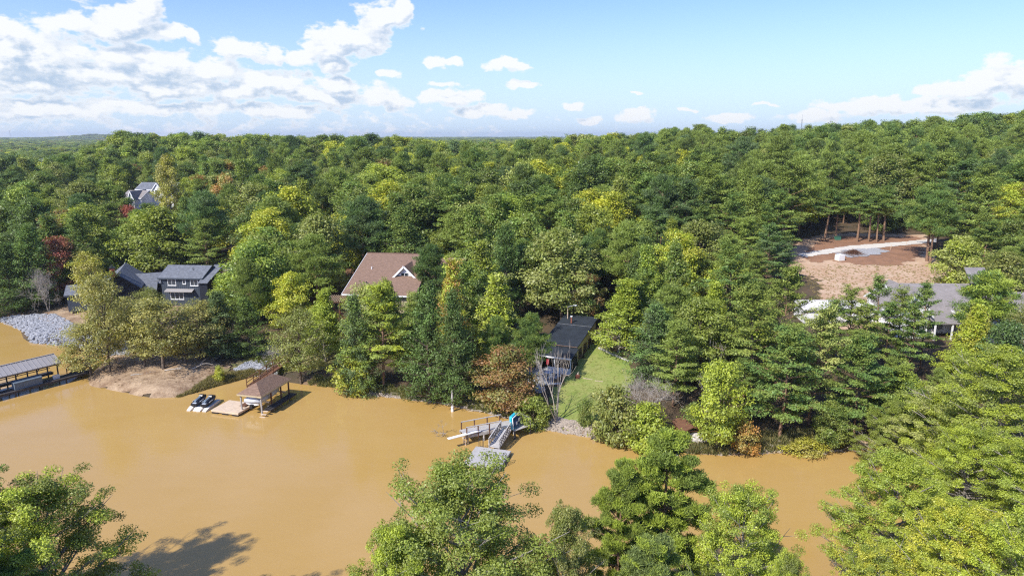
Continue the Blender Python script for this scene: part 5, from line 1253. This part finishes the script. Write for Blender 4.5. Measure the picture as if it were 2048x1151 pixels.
# dirt clearing things
q = PG(1679,521); t = thing('water_tank', tuple(q), .3, 'white cube tank with green weeds beside it on the brown dirt', 'tank')
MB().box((0,0,.75),(1.5,1.3,1.2)).build('body', WHITE, t); MB().box((0,0,.08),(1.6,1.4,.14)).build('pallet', NEWWOOD, t); MB().tube((0,0,1.35),(0,0,1.5),.2).build('lid', WHITE, t)
q = PG(1675,480); t = thing('utility_cabinet', tuple(q), .1, 'small green utility cabinet in front of the bare pine trunks', 'utility box')
MB().box((0,0,.45),(1.2,.9,.9)).build('body', GREENP, t); MB().slab([(-.65,-.5,1.0),(.65,-.5,1.0),(.65,.5,.95),(-.65,.5,.95)],.08).build('lid', GREENP, t)
q = PG(1707,508); rg2 = np.random.default_rng(9); sg = []
for i in range(420):
    a = rg2.uniform(0,6.28); r_ = abs(rg2.normal(0,1.1)); c = np.array([r_*math.cos(a)*1.15, r_*math.sin(a), max(.05,1.1*(1-r_/2.6))*rg2.uniform(.2,1)]); d = unit(rg2.normal(size=3)*[1,1,.35])*rg2.uniform(.3,.9); sg.append((c-d,c+d,.025,.012))
V, F = tubes(sg, 4); o = bpy.data.objects.new('brush_pile', fast_mesh('brush_pile', V, F, BRNWOOD)); COL.objects.link(o); o.location = q; tag(o, 'heap of cut brown brush on the gravel patch', 'brush pile', kind='stuff')
for i,(px,py) in enumerate(((1782,497),(1781,500),(1812,490))):
    q = PG(px,py); o = MB().box((0,0,.45),(.07,.07,.9)).build('survey_stake', NEWWOOD); o.location = q; tag(o, ['wooden stake at the right end of the gravel patch','wooden stake just in front of another at the gravel patch end','wooden stake close to the right end of the driveway'][i], 'stake')
# rail fence at the far right
fp = [(1945,452),(1965,449),(1985,447),(2005,445),(2025,444),(2048,443)]
fw = []
for px, py in fp:
    p = Z_at(px, py, 205); fw.append(Vector((p.x, 205, float(HG(p.x, 205)))))
zt = [Z_at(px, py-6, 205).z for px, py in fp]
fe = thing('rail_fence', (fw[0].x, 205, 0), 0, 'weathered wooden rail fence with three rails by the golden tree', 'fence')
for i, p in enumerate(fw):
    MB().box((p.x-fw[0].x,0,(p.z+zt[i])/2),(.3,.3,zt[i]-p.z+.3)).build('post', GREYWOOD, fe)
    if i < len(fw)-1:
        for k_ in (.1,.75,1.4): MB().beam((p.x-fw[0].x,-.1,zt[i]-k_),(fw[i+1].x-fw[0].x,-.1,zt[i+1]-k_),.08,.28).build('rail', GREYWOOD, fe)
# far white houses in the left wood
def far_house(x, y, z, L, rz_, label, wall, roof, h=7, group=None):
    t = thing('far_house', (x,y,z), rz_, label, 'house', group); gable(t, -L/2,L/2,0,7,h-2,h,roof,wall,axis='x',oh=.4,trim=wall)
    gable(t, L*.05,L*.35,-2,5,h-2.2,h+.2,roof,wall,axis='y',oh=.3,trim=wall)
    for i in range(3):
        window(t,(-L/2+L*(i+.6)/5,0,h-3.2),1.4,1.2,trim=BLKSIDING); window(t,(-L/2+L*(i+.6)/5,0,1.6),1.4,1.4,trim=BLKSIDING)
    window(t,(L*.2,-2,h-3),1.6,1.4,trim=BLKSIDING)
for (px,top,Y,L,lab) in ((307,366,235,14,'white modern house with black windows showing between trees in the left wood'),(262,382,228,7,'lower white house end left of the modern white house'),(95,318,330,14,'pale roofed house far off at the left above the wood'),(45,372,250,10,'whitish house hidden in trees near the left frame edge')):
    p = Z_at(px, top, Y); far_house(p.x, Y, p.z-9, L, R_(-12), lab, WHITE, GRYROOF if L > 9 else TANROOF, 9)
# masts on the horizon
q = Z_at(1601,275,900); tz = Z_at(1601,238,900).z; t = thing('radio_mast', (q.x,900,0), 0, 'thin lattice radio mast rising above the right hand wood', 'radio mast')
m_ = MB()
for a in range(3):
    x, y = .9*math.cos(a*2.09), .9*math.sin(a*2.09); m_.tube((x,y,0),(x*.5,y*.5,tz),.22,.14,5)
for i in range(22):
    z0_ = tz*(i/22); z1_ = tz*((i+1)/22); k0 = 1-.5*i/22
    for a in range(3): m_.tube((.9*k0*math.cos(a*2.09),.9*k0*math.sin(a*2.09),z0_),(.9*k0*math.cos((a+1)*2.09),.9*k0*math.sin((a+1)*2.09),z1_),.1,n=4)
m_.build('lattice', STEEL, t); MB().tube((0,0,tz),(0,0,tz+6),.12).build('antenna', STEEL, t)
for i,(px,Y,h) in enumerate(((22,3000,52),(357,3600,48))):
    q = Z_at(px,280,Y); t = thing('power_pylon', (q.x,Y,0), 0, ['tiny power pylon on the horizon at the far left','faint power pylon on the horizon right of the blue hill'][i], 'pylon')
    m_ = MB()
    for sx in (-1,1): m_.tube((sx*4,0,0),(sx*.8,0,h+8),.4,.3,4)
    for z_ in (.25,.5,.7,.85): m_.beam((-4+3.2*z_,0,(h+8)*z_),(4-3.2*z_,0,(h+8)*z_),.5,.5)
    m_.build('tower', STEEL, t); MB().beam((-8,0,h),(8,0,h),.6,.6).beam((-6,0,h+5),(6,0,h+5),.6,.6).build('crossarm', STEEL, t)

# ------------------------------------------------------------------ haze
HZ = bpy.data.materials.new('thin_haze'); HZ.use_nodes = True; k = NG(HZ.node_tree); k.n.clear()
pv = k.new('ShaderNodeVolumePrincipled'); pv.inputs['Color'].default_value = (.85, .93, 1, 1); pv.inputs['Density'].default_value = .00011; pv.inputs['Anisotropy'].default_value = .2
o_ = k.new('ShaderNodeOutputMaterial'); k.l.new(pv.outputs[0], o_.inputs['Volume'])
hb_ = MB().box((0, 5800, 43), (18400, 12600, 90)).build('haze', HZ); tag(hb_, None, None, kind='stuff')
